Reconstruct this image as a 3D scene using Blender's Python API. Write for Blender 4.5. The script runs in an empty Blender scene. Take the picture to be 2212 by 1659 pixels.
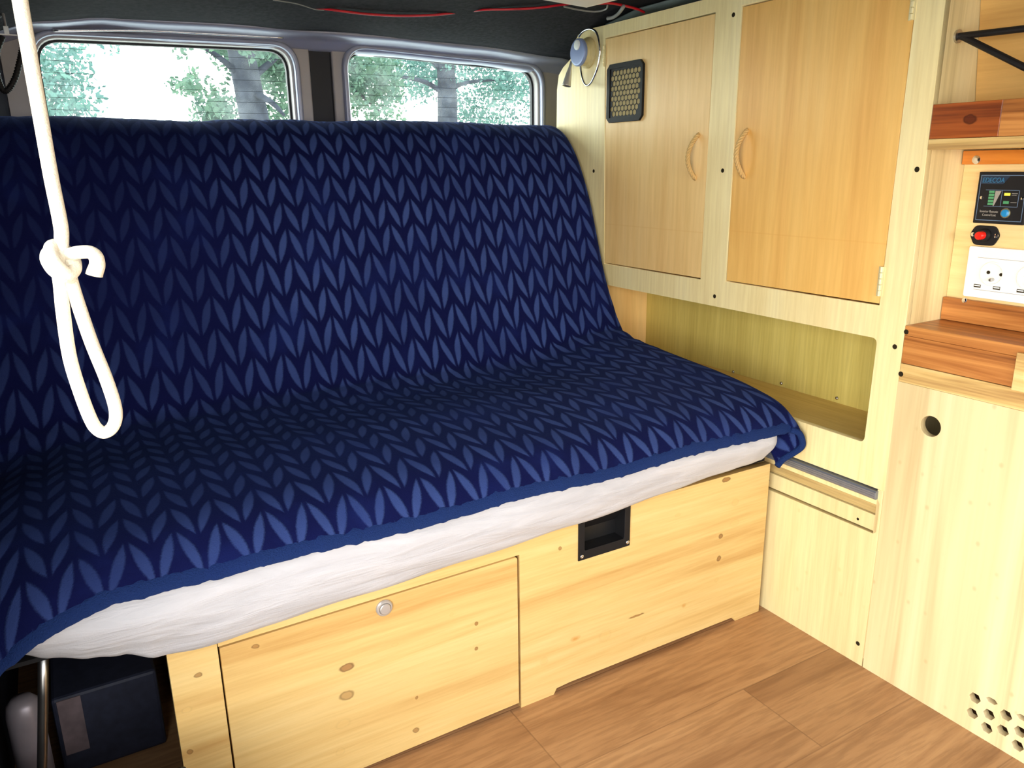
import bpy, bmesh, math, random
from mathutils import Vector, Matrix, noise as mnoise
random.seed(7)
SC = bpy.context.scene
COL = SC.collection
PI = math.pi

# ------------------------------------------------------------------ camera
F = 1687.6
CX, CY = 1106.0, 829.5
YW, PT, RL = 0.5267040558, 0.2733026926, -0.0144044121
CAM = Vector((-1.3471140, -1.1274748, 1.03))
FW = Vector((math.sin(YW) * math.cos(PT), math.cos(YW) * math.cos(PT), -math.sin(PT)))
RT = Vector((math.cos(YW), -math.sin(YW), 0))
UP = RT.cross(FW)
RT, UP = (math.cos(RL) * RT + math.sin(RL) * UP), (-math.sin(RL) * RT + math.cos(RL) * UP)
cd = bpy.data.cameras.new('camera')
cam = bpy.data.objects.new('camera', cd)
COL.objects.link(cam)
m3 = Matrix((RT, UP, -FW)).transposed()
cam.matrix_world = Matrix.Translation(CAM) @ m3.to_4x4()
cd.sensor_fit = 'HORIZONTAL'
cd.sensor_width = 36
cd.lens = 36 * F / 2212
cd.clip_start = 0.02
SC.camera = cam


def at(px, py, ax, v):
    """measured point of the photo -> point on the real plane ax = v"""
    d = FW + RT * ((px - CX) / F) - UP * ((py - CY) / F)
    i = 'xyz'.index(ax)
    return CAM + d * ((v - CAM[i]) / d[i])


def YZ(px, py, x=0.0):
    p = at(px, py, 'x', x)
    return (p.y, p.z)


def XZ(px, py, y=0.0):
    p = at(px, py, 'y', y)
    return (p.x, p.z)


# ------------------------------------------------------------------ object helpers
def tag(o, label=None, cat=None, group=None, kind=None):
    if label: o['label'] = label
    if cat: o['category'] = cat
    if group: o['group'] = group
    if kind: o['kind'] = kind
    return o


def thing(name, label, cat, loc=(0, 0, 0), group=None):
    o = bpy.data.objects.new(name, None)
    COL.objects.link(o)
    o.location = loc
    o.empty_display_size = 0.05
    return tag(o, label, cat, group)


def adopt(o, parent):
    if parent is None: return o
    o.parent = parent
    if parent.type == 'EMPTY':
        o.matrix_parent_inverse = Matrix.Translation(-Vector(parent.location))
    return o


def link(name, me, mat, parent=None, smooth=False, bevel=0.0, seg=2, label=None):
    o = bpy.data.objects.new(name, me)
    COL.objects.link(o)
    if mat: me.materials.append(mat)
    if smooth:
        for p in me.polygons: p.use_smooth = True
    if bevel:
        md = o.modifiers.new('bevel', 'BEVEL')
        md.width = bevel
        md.segments = seg
        md.limit_method = 'ANGLE'
        md.angle_limit = 0.7
    adopt(o, parent)
    if label: o['label'] = label
    return o


def mk(name, bm, mat, parent=None, smooth=False, bevel=0.0, seg=2, recalc=True, label=None):
    me = bpy.data.meshes.new(name)
    if recalc: bmesh.ops.recalc_face_normals(bm, faces=bm.faces)
    bm.to_mesh(me)
    bm.free()
    return link(name, me, mat, parent, smooth, bevel, seg, label)


def B(): return bmesh.new()


def box(bm, x0, x1, y0, y1, z0, z1):
    v = [bm.verts.new((x, y, z)) for x in (x0, x1) for y in (y0, y1) for z in (z0, z1)]
    for f in ((0, 1, 3, 2), (4, 6, 7, 5), (0, 4, 5, 1), (2, 3, 7, 6), (0, 2, 6, 4), (1, 5, 7, 3)):
        bm.faces.new([v[i] for i in f])
    return v


def prism(bm, pts, off):
    off = Vector(off)
    a = [bm.verts.new(Vector(p)) for p in pts]
    b = [bm.verts.new(Vector(p) + off) for p in pts]
    n = len(a)
    bm.faces.new(a)
    bm.faces.new(b[::-1])
    for i in range(n):
        bm.faces.new((a[i], b[i], b[(i + 1) % n], a[(i + 1) % n]))


def frame_of(d):
    d = d.normalized()
    h = Vector((0, 0, 1)) if abs(d.z) < 0.9 else Vector((1, 0, 0))
    a = d.cross(h).normalized()
    return a, d.cross(a).normalized()


def lathe(bm, p0, axis, prof, seg=32):
    """prof: list of (distance along axis, radius)"""
    p0, ax = Vector(p0), Vector(axis).normalized()
    a, b = frame_of(ax)
    rings = []
    for t, r in prof:
        c = p0 + ax * t
        rings.append([bm.verts.new(c + (a * math.cos(2 * PI * k / seg) + b * math.sin(2 * PI * k / seg)) * max(r, 1e-5)) for k in range(seg)])
    for i in range(len(rings) - 1):
        for k in range(seg):
            bm.faces.new((rings[i][k], rings[i][(k + 1) % seg], rings[i + 1][(k + 1) % seg], rings[i + 1][k]))
    bm.faces.new(rings[0])
    bm.faces.new(rings[-1][::-1])


def cyl(bm, p0, p1, r, seg=24):
    p0, p1 = Vector(p0), Vector(p1)
    lathe(bm, p0, p1 - p0, [(0, r), ((p1 - p0).length, r)], seg)


def catmull(pts, n=8):
    pts = [Vector(p) for p in pts]
    out = []
    for i in range(len(pts) - 1):
        p0 = pts[max(i - 1, 0)]; p1 = pts[i]; p2 = pts[i + 1]; p3 = pts[min(i + 2, len(pts) - 1)]
        for k in range(n):
            t = k / n
            out.append(0.5 * ((2 * p1) + (p2 - p0) * t + (2 * p0 - 5 * p1 + 4 * p2 - p3) * t * t + (3 * p1 - p0 - 3 * p2 + p3) * t ** 3))
    out.append(pts[-1])
    return out


def tube(bm, pts, r, seg=12):
    pts = [Vector(p) for p in pts]
    n = len(pts)
    tang = [(pts[min(i + 1, n - 1)] - pts[max(i - 1, 0)]).normalized() for i in range(n)]
    a, b = frame_of(tang[0])
    rings = []
    for i in range(n):
        if i:
            q = tang[i - 1].rotation_difference(tang[i])
            a = q @ a; b = q @ b
        rr = r[i] if isinstance(r, (list, tuple)) else r
        rings.append([bm.verts.new(pts[i] + (a * math.cos(2 * PI * k / seg) + b * math.sin(2 * PI * k / seg)) * rr) for k in range(seg)])
    for i in range(n - 1):
        for k in range(seg):
            bm.faces.new((rings[i][k], rings[i][(k + 1) % seg], rings[i + 1][(k + 1) % seg], rings[i + 1][k]))
    bm.faces.new(rings[0])
    bm.faces.new(rings[-1][::-1])


def rope_strands(bm, path, r, pitch, strands=3, seg=8):
    """a laid rope: three strands twisted about the path"""
    n = len(path)
    tang = [(path[min(i + 1, n - 1)] - path[max(i - 1, 0)]).normalized() for i in range(n)]
    a, b = frame_of(tang[0])
    fr = [(a, b)]
    L = [0]
    for i in range(1, n):
        q = tang[i - 1].rotation_difference(tang[i])
        a = q @ a; b = q @ b
        fr.append((a, b))
        L.append(L[-1] + (path[i] - path[i - 1]).length)
    for s in range(strands):
        pp = []
        for i in range(n):
            th = 2 * PI * (L[i] / pitch + s / strands)
            pp.append(path[i] + (fr[i][0] * math.cos(th) + fr[i][1] * math.sin(th)) * r * 0.5)
        tube(bm, pp, r * 0.48, seg)


def rounded(pts, rad, n=5):
    """2-D polygon with rounded corners; rad is one number or one per corner"""
    out = []
    N = len(pts)
    for i in range(N):
        r = rad[i] if isinstance(rad, (list, tuple)) else rad
        p = Vector(pts[i]); a = Vector(pts[i - 1]) - p; b = Vector(pts[(i + 1) % N]) - p
        if r <= 0:
            out.append(tuple(p)); continue
        r = min(r, a.length * 0.49, b.length * 0.49)
        A = p + a.normalized() * r; Bq = p + b.normalized() * r
        for k in range(n + 1):
            t = k / n
            q = (1 - t) ** 2 * A + 2 * t * (1 - t) * p + t * t * Bq
            out.append(tuple(q))
    return out


AXM = {'x': Matrix(((0, 0, 1, 0), (1, 0, 0, 0), (0, 1, 0, 0), (0, 0, 0, 1))),
       'y': Matrix(((1, 0, 0, 0), (0, 0, -1, 0), (0, 1, 0, 0), (0, 0, 0, 1))),
       'z': Matrix.Identity(4)}


def plate(name, outline, holes, ax, lo, hi, mat, parent=None, bevel=0.0, label=None):
    """flat board with cut-outs: 2-D outline on the plane across ax, thick from lo to hi"""
    cu = bpy.data.curves.new(name, 'CURVE')
    cu.dimensions = '2D'
    cu.fill_mode = 'BOTH'
    for poly in [outline] + list(holes):
        sp = cu.splines.new('POLY')
        sp.points.add(len(poly) - 1)
        for q, p in zip(sp.points, poly): q.co = (p[0], p[1], 0, 1)
        sp.use_cyclic_u = True
    cu.extrude = (hi - lo) / 2 - bevel
    cu.bevel_depth = bevel
    cu.bevel_resolution = 2
    if bevel: cu.offset = -bevel
    t = bpy.data.objects.new('t', cu)
    COL.objects.link(t)
    dg = bpy.context.evaluated_depsgraph_get()
    dg.update()
    me = bpy.data.meshes.new_from_object(t.evaluated_get(dg), depsgraph=dg)
    me.name = name
    bpy.data.objects.remove(t)
    c = (lo + hi) / 2
    T = {'x': (c, 0, 0), 'y': (0, c, 0), 'z': (0, 0, c)}[ax]
    me.transform(Matrix.Translation(T) @ AXM[ax])
    me.materials.clear()
    return link(name, me, mat, parent, label=label)


def text_mesh(name, s, size, loc, ux, uy, mat, parent, depth=0.0004, shear=0.0, width=None):
    cu = bpy.data.curves.new(name, 'FONT')
    cu.body = s
    cu.size = size
    cu.extrude = depth
    cu.shear = shear
    t = bpy.data.objects.new('t', cu)
    COL.objects.link(t)
    dg = bpy.context.evaluated_depsgraph_get()
    dg.update()
    me = bpy.data.meshes.new_from_object(t.evaluated_get(dg), depsgraph=dg)
    bpy.data.objects.remove(t)
    me.name = name
    sx = 1.0
    if width:
        xs = [v.co.x for v in me.vertices]
        sx = width / (max(xs) - min(xs))
    ux, uy = Vector(ux).normalized(), Vector(uy).normalized()
    uz = ux.cross(uy)
    M = Matrix((ux, uy, uz)).transposed().to_4x4()
    me.transform(Matrix.Translation(loc) @ M @ Matrix.Scale(sx, 4, (1, 0, 0)))
    me.materials.clear()
    return link(name, me, mat, parent)


# ------------------------------------------------------------------ materials
def lin(r, g, b):
    f = lambda c: (c / 255 / 12.92) if c / 255 <= 0.04045 else ((c / 255 + 0.055) / 1.055) ** 2.4
    return (f(r), f(g), f(b), 1)


class NT:
    def __init__(s, name):
        s.m = bpy.data.materials.new(name)
        s.m.use_nodes = True
        s.t = s.m.node_tree
        s.b = s.t.nodes['Principled BSDF']
        s.out = s.t.nodes['Material Output']

    def n(s, typ, **kw):
        nd = s.t.nodes.new(typ)
        for k, v in kw.items():
            if k.startswith('i_'):
                nd.inputs[k[2:].replace('_', ' ')].default_value = v
            else:
                setattr(nd, k, v)
        return nd

    def l(s, a, b): s.t.links.new(a, b)

    def val(s, x, sock):
        if hasattr(x, 'links'): s.l(x, sock)
        else: sock.default_value = x

    def math(s, op, a, b=None, c=None, clamp=False):
        nd = s.n('ShaderNodeMath', operation=op, use_clamp=clamp)
        s.val(a, nd.inputs[0])
        if b is not None: s.val(b, nd.inputs[1])
        if c is not None: s.val(c, nd.inputs[2])
        return nd.outputs[0]

    def coords(s, kind='Object', scale=(1, 1, 1), loc=(0, 0, 0)):
        tc = s.n('ShaderNodeTexCoord')
        mp = s.n('ShaderNodeMapping')
        mp.inputs['Scale'].default_value = scale
        mp.inputs['Location'].default_value = loc
        s.l(tc.outputs[kind], mp.inputs['Vector'])
        return mp.outputs[0]

    def noise(s, vec, scale, detail=3, rough=0.55, dist=0.0):
        nd = s.n('ShaderNodeTexNoise')
        nd.inputs['Scale'].default_value = scale
        nd.inputs['Detail'].default_value = detail
        nd.inputs['Roughness'].default_value = rough
        nd.inputs['Distortion'].default_value = dist
        s.l(vec, nd.inputs['Vector'])
        return nd.outputs['Fac']

    def ramp(s, fac, stops):
        nd = s.n('ShaderNodeValToRGB')
        el = nd.color_ramp.elements
        while len(el) < len(stops): el.new(0.5)
        for e, (p, c) in zip(el, stops):
            e.position = p
            e.color = c if len(c) == 4 else tuple(c) + (1,)
        s.l(fac, nd.inputs[0])
        return nd.outputs[0]

    def mix(s, fac, a, b, mode='MIX'):
        nd = s.n('ShaderNodeMix', data_type='RGBA', blend_type=mode)
        s.val(fac, nd.inputs['Factor'])
        s.val(a, nd.inputs['A'])
        s.val(b, nd.inputs['B'])
        nd.clamp_factor = True
        return nd.outputs['Result']

    def smooth(s, v, lo, hi):
        nd = s.n('ShaderNodeMapRange', interpolation_type='SMOOTHSTEP')
        s.val(v, nd.inputs['Value'])
        nd.inputs['From Min'].default_value = lo
        nd.inputs['From Max'].default_value = hi
        return nd.outputs[0]

    def bump(s, h, strength=0.2, dist=0.002):
        nd = s.n('ShaderNodeBump')
        nd.inputs['Strength'].default_value = strength
        nd.inputs['Distance'].default_value = dist
        s.l(h, nd.inputs['Height'])
        s.l(nd.outputs[0], s.b.inputs['Normal'])

    def base(s, c): s.val(c, s.b.inputs['Base Color'])

    def rough(s, r): s.val(r, s.b.inputs['Roughness'])


def plain(name, col, rough=0.5, metal=0.0, var=0.06, nscale=40, spec=0.5, bump=0.0):
    t = NT(name)
    f = t.noise(t.coords(), nscale, 3)
    lo = tuple(c * (1 - var) for c in col[:3]) + (1,)
    hi = tuple(min(1, c * (1 + var)) for c in col[:3]) + (1,)
    t.base(t.ramp(f, [(0.3, lo), (0.7, hi)]))
    t.rough(rough)
    t.b.inputs['Metallic'].default_value = metal
    t.b.inputs['Specular IOR Level'].default_value = spec
    if bump: t.bump(f, bump, 0.002)
    return t.m


def wood(name, light, mid, dark, grain='z', freq=26, stretch=0.05, streak=0.5, knots=(), rough=0.5, specks=None, kscale=1.0, lines=()):
    """procedural timber: grain runs along one axis of the board"""
    t = NT(name)
    sc = {'x': (stretch, 1, 1), 'y': (1, stretch, 1), 'z': (1, 1, stretch)}[grain]
    v = t.coords(scale=sc, loc=(random.random() * 5, random.random() * 5, random.random() * 5))
    fine = t.noise(v, freq * 5, 4, 0.6)
    broad = t.noise(v, freq * 0.45, 4, 0.62, 0.6)
    c = t.ramp(broad, [(0.34, dark), (0.5, mid), (0.64, light)])
    fc = t.ramp(fine, [(0.3, tuple(x * 0.82 for x in mid[:3]) + (1,)), (0.65, light)])
    c = t.mix(streak, fc, c)
    pv = t.coords()
    if knots:
        wob = t.n('ShaderNodeTexNoise')
        wob.inputs['Scale'].default_value = 60
        t.l(pv, wob.inputs['Vector'])
        vm = t.n('ShaderNodeVectorMath', operation='SCALE')
        t.l(wob.outputs['Color'], vm.inputs[0])
        vm.inputs['Scale'].default_value = 0.006
        ad = t.n('ShaderNodeVectorMath', operation='ADD')
        t.l(pv, ad.inputs[0])
        t.l(vm.outputs[0], ad.inputs[1])
        for (pos, ra, rb, kc, strength) in knots:
            mp = t.n('ShaderNodeMapping')
            s3 = {'x': (1 / ra, 0.001, 1 / rb), 'y': (0.001, 1 / ra, 1 / rb), 'z': (0.001, 1 / rb, 1 / ra)}[grain]
            mp.inputs['Scale'].default_value = s3
            p = Vector(pos) + Vector((0.003, 0.003, 0.003))
            mp.inputs['Location'].default_value = (-p.x * s3[0], -p.y * s3[1], -p.z * s3[2])
            t.l(ad.outputs[0], mp.inputs['Vector'])
            ln = t.n('ShaderNodeVectorMath', operation='LENGTH')
            t.l(mp.outputs[0], ln.inputs[0])
            d = ln.outputs['Value']
            halo = t.math('SUBTRACT', 1.0, t.smooth(d, 0.7, 3.0))
            c = t.mix(t.math('MULTIPLY', halo, 0.25 * strength), c, mid)
            core = t.math('SUBTRACT', 1.0, t.smooth(d, 0.2 if kc[0] > 0.5 else 0.6, 1.15))
            c = t.mix(t.math('MULTIPLY', core, strength * (0.75 if kc[0] > 0.5 else 1.0)), c, kc)
            rim = t.math('MULTIPLY', t.smooth(d, 0.6, 0.9), t.math('SUBTRACT', 1.0, t.smooth(d, 0.9, 1.25)))
            c = t.mix(t.math('MULTIPLY', rim, strength * (0.15 if kc[0] > 0.5 else 0.85)), c, tuple(x * 0.45 for x in kc[:3]) + (1,))
    if specks:
        vo = t.n('ShaderNodeTexVoronoi')
        vo.inputs['Scale'].default_value = specks[0]
        t.l(t.coords(scale=(0.2, 1, 0.8)), vo.inputs['Vector'])
        rnd = t.n('ShaderNodeSeparateColor')
        t.l(vo.outputs['Color'], rnd.inputs[0])
        keep = t.math('GREATER_THAN', rnd.outputs[0], 0.62)
        m_ = t.math('MULTIPLY', t.math('SUBTRACT', 1.0, t.smooth(vo.outputs['Distance'], 0.03, 0.20)), keep)
        c = t.mix(t.math('MULTIPLY', m_, specks[1]), c, dark)
    for zl in lines:
        sz = t.n('ShaderNodeSeparateXYZ')
        t.l(pv, sz.inputs[0])
        dz_ = t.math('ABSOLUTE', t.math('SUBTRACT', sz.outputs[2], zl))
        lm = t.math('SUBTRACT', 1.0, t.smooth(dz_, 0.0006, 0.0022))
        c = t.mix(t.math('MULTIPLY', lm, 0.30), c, dark)
    t.base(c)
    t.rough(rough)
    t.bump(fine, 0.06, 0.001)
    return t.m


M = {}
M['ply_frame'] = wood('pale_plywood', lin(253, 236, 180), lin(249, 226, 162), lin(238, 210, 142), 'z', 22, 0.06, 0.45, rough=0.45)
M['ply_door'] = wood('honey_plywood', lin(250, 204, 122), lin(244, 190, 102), lin(230, 168, 82), 'z', 20, 0.06, 0.6, rough=0.42, lines=(YZ(1735, 512)[1],))
M['ply_pink'] = wood('pinkish_plywood', lin(252, 214, 146), lin(246, 203, 130), lin(234, 184, 110), 'z', 20, 0.06, 0.6, rough=0.42, lines=(YZ(1410, 493)[1],))
M['ply_inner'] = wood('green_tinted_plywood', lin(222, 204, 116), lin(208, 188, 98), lin(188, 164, 78), 'z', 34, 0.04, 0.5, rough=0.5)
M['ply_edge'] = wood('plywood_edge', lin(214, 190, 130), lin(196, 168, 108), lin(150, 120, 70), 'y', 60, 0.05, 0.5)
M['ply_shelf'] = wood('niche_floor_wood', lin(224, 196, 124), lin(212, 180, 106), lin(192, 156, 86), 'y', 30, 0.05, 0.5)
M['poplar'] = wood('streaked_poplar', lin(240, 222, 176), lin(230, 208, 156), lin(184, 156, 104), 'z', 24, 0.03, 0.8, rough=0.5, specks=(34, 0.42))
M['poplar_low'] = wood('plain_poplar', lin(242, 226, 172), lin(234, 215, 156), lin(220, 198, 136), 'z', 18, 0.05, 0.45, rough=0.5, specks=(30, 0.5))
M['niche_side'] = wood('streaked_pine', lin(232, 212, 160), lin(218, 196, 142), lin(182, 156, 104), 'z', 34, 0.03, 0.65)
M['orange_ply'] = wood('orange_plywood', lin(228, 182, 108), lin(216, 166, 92), lin(196, 144, 74), 'y', 16, 0.06, 0.5)
M['board'] = wood('socket_board', lin(244, 214, 156), lin(236, 202, 138), lin(224, 186, 118), 'y', 20, 0.08, 0.5)
M['acacia'] = wood('acacia', lin(206, 140, 74), lin(172, 106, 50), lin(112, 60, 24), 'y', 110, 0.03, 0.9, rough=0.35)
M['acacia_red'] = wood('red_acacia', lin(190, 106, 48), lin(162, 82, 32), lin(104, 44, 16), 'y', 95, 0.03, 0.9, [(at(2095, 258, 'x', 0), .011, .007, lin(84, 30, 10), 0.8)], 0.35)
M['acacia_orange'] = wood('orange_acacia', lin(216, 136, 52), lin(196, 112, 34), lin(166, 86, 24), 'y', 40, 0.05, 0.6, rough=0.35)
M['sapwood'] = wood('sapwood', lin(238, 208, 144), lin(214, 176, 108), lin(150, 104, 54), 'y', 80, 0.04, 0.85, rough=0.4)


def pk(px, py, ra, rb, kc, s):
    p = at(px, py, 'y', 0)
    return (p, ra, rb, kc, s)


KD, KO, KP = lin(150, 104, 52), lin(196, 132, 50), lin(216, 180, 112)
pine_l, pine_m, pine_d = lin(228, 198, 134), lin(219, 184, 116), lin(190, 142, 74)
kn_front = [pk(1307, 1373, .016, .014, KP, .55), pk(1175, 1428, .009, .009, KP, .7), pk(1243, 1379, .012, .0055, KO, .9), pk(1375, 1330, .020, .0022, KD, .8),
            pk(1557, 1158, .006, .006, KD, .85), pk(1553, 1206, .006, .006, KD, .85), pk(1569, 1036, .012, .005, KD, .9), pk(1588, 1085, .010, .008, KP, .9),
            pk(1587, 1130, .014, .009, KP, .6), pk(1477, 1308, .006, .006, KO, .8), pk(1548, 1253, .005, .005, KP, .9), pk(1464, 1113, .007, .004, KP, .9),
            pk(1210, 1184, .004, .004, KD, .7), pk(1391, 1380, .005, .005, KP, .8)]
kn_draw = [pk(750, 1443, .0125, .0075, lin(160, 116, 70), .9), pk(750, 1503, .0125, .0085, lin(180, 142, 86), .8), pk(742, 1565, .013, .009, KP, .6), pk(736, 1625, .008, .008, KP, .6),
           pk(553, 1397, .006, .004, KD, .7), pk(1030, 1348, .0035, .0035, KD, .8), pk(1030, 1401, .0035, .0035, KD, .8), pk(899, 1578, .006, .005, KD, .7),
           pk(901, 1508, .003, .003, KD, .7), pk(613, 1453, .004, .004, KP, .8), pk(977, 1328, .004, .004, KP, .9), pk(854, 1393, .007, .003, KP, .9)]
kn_side = [pk(429, 1458, .006, .004, KD, .7), pk(403, 1534, .008, .005, KP, .9), pk(410, 1624, .004, .004, KD, .7)]
M['pine_front'] = wood('knotty_pine', pine_l, pine_m, pine_d, 'x', 40, 0.05, 0.65, kn_front, 0.42)
M['pine_drawer'] = wood('pine', pine_l, pine_m, pine_d, 'x', 38, 0.05, 0.65, kn_draw, 0.42)
M['pine_side'] = wood('pine_board', pine_l, pine_m, pine_d, 'x', 38, 0.05, 0.65, kn_side, 0.42)

M['dark_liner'] = plain('dark_headliner', lin(38, 38, 42), 0.95, 0, 0.35, 90, 0.1, 0.4)
M['dark_trim'] = plain('dark_trim', lin(30, 32, 42), 0.7, 0, 0.2, 30, 0.3)
M['van_metal'] = plain('silver_blue_paint', lin(150, 154, 172), 0.35, 0.25, 0.04, 12)
M['van_beige'] = plain('grey_beige_paint', lin(158, 152, 150), 0.45, 0.1, 0.05, 12)
M['van_grey'] = plain('grey_green_primer', lin(120, 132, 130), 0.6, 0.1, 0.1, 12)
M['seal'] = plain('black_rubber', lin(18, 19, 26), 0.6, 0, 0.1, 40)
M['black'] = plain('black_plastic', lin(24, 23, 25), 0.6, 0, 0.15, 60, 0.25)
M['black_iron'] = plain('black_iron', lin(34, 30, 30), 0.5, 0.3, 0.2, 60)
M['chrome'] = plain('chrome', (0.75, 0.75, 0.74, 1), 0.12, 1.0, 0.03, 10)
M['steel'] = plain('brushed_steel', (0.55, 0.54, 0.52, 1), 0.32, 1.0, 0.06, 40)
M['knob'] = plain('satin_steel', lin(196, 190, 184), 0.35, 0.45, 0.03, 10)
M['alu'] = plain('aluminium', (0.24, 0.26, 0.31, 1), 0.4, 0.6, 0.08, 60)
M['hinge'] = plain('pale_brass', lin(236, 224, 176), 0.3, 0.3, 0.05, 20)
M['lamp_head'] = plain('bright_chrome', lin(214, 210, 200), 0.25, 0.6, 0.05, 20)
M['brass'] = plain('brass', (0.80, 0.68, 0.36, 1), 0.25, 0.9, 0.05, 20)
M['white_plastic'] = plain('white_plastic', lin(244, 244, 238), 0.35, 0, 0.01, 10)
M['white_frame'] = plain('white_frame', lin(232, 230, 226), 0.4, 0, 0.02, 10)
M['silver_plastic'] = plain('silver_plastic', lin(140, 155, 196), 0.35, 0.15, 0.03, 10)
M['button'] = plain('pale_button', lin(246, 248, 242), 0.35, 0, 0.03, 10)
M['lamp_base'] = wood('lamp_base', lin(224, 206, 150), lin(210, 190, 130), lin(188, 164, 104), 'z', 30, 0.2, 0.5)
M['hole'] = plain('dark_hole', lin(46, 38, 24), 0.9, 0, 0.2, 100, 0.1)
M['red_wire'] = plain('red_wire', lin(196, 20, 36), 0.35, 0, 0.1, 30)
M['grey_wire'] = plain('grey_wire', lin(140, 140, 136), 0.5, 0, 0.1, 30)
M['red'] = plain('red_button', lin(226, 30, 18), 0.35, 0, 0.05, 30)
M['line_blue'] = plain('pale_blue_print', lin(104, 128, 158), 0.5, 0, 0.02, 10)
M['logo_blue'] = plain('blue_print', lin(48, 110, 150), 0.5, 0, 0.02, 10)
M['logo_field'] = plain('navy_print', lin(20, 42, 66), 0.5, 0, 0.02, 10)
M['print_grey'] = plain('grey_print', lin(150, 145, 138), 0.5, 0, 0.02, 10)
M['led_green'] = plain('green_led', lin(78, 150, 104), 0.4, 0, 0.05, 60)
M['blue_button'] = plain('blue_button', lin(30, 132, 190), 0.35, 0, 0.03, 30)
M['cream_pipe'] = plain('pale_grey_metal', lin(172, 162, 168), 0.4, 0.3, 0.1, 20)
M['dirty_label'] = plain('dusty_pink_card', lin(120, 104, 106), 0.8, 0, 0.4, 22)
M['dark_blue_box'] = plain('dark_blue_plastic', lin(44, 48, 66), 0.6, 0, 0.2, 60)


def emit(name, col, s):
    t = NT(name)
    t.base(col)
    t.b.inputs['Emission Color'].default_value = col
    t.b.inputs['Emission Strength'].default_value = s
    return t.m


M['led_yellow'] = emit('lit_yellow_led', lin(225, 215, 70), 0.5)


def sheet_mat():
    t = NT('white_cotton_sheet')
    f = t.noise(t.coords(scale=(1, 1, 1)), 500, 2)
    w = t.noise(t.coords(scale=(0.25, 1, 1.6)), 30, 4, 0.6, 0.6)
    t.base(t.ramp(w, [(0.3, lin(178, 177, 181)), (0.7, lin(196, 195, 199))]))
    t.rough(0.85)
    t.b.inputs['Sheen Weight'].default_value = 0.15
    h = t.math('ADD', t.math('MULTIPLY', w, 1.0), t.math('MULTIPLY', f, 0.05))
    t.bump(h, 0.6, 0.008)
    return t.m


def rope_mat():
    t = NT('white_cotton_rope')
    f = t.noise(t.coords(), 700, 3)
    t.base(t.ramp(f, [(0.3, lin(214, 204, 184)), (0.7, lin(232, 224, 206))]))
    t.rough(0.9)
    t.bump(f, 0.4, 0.002)
    return t.m


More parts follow.
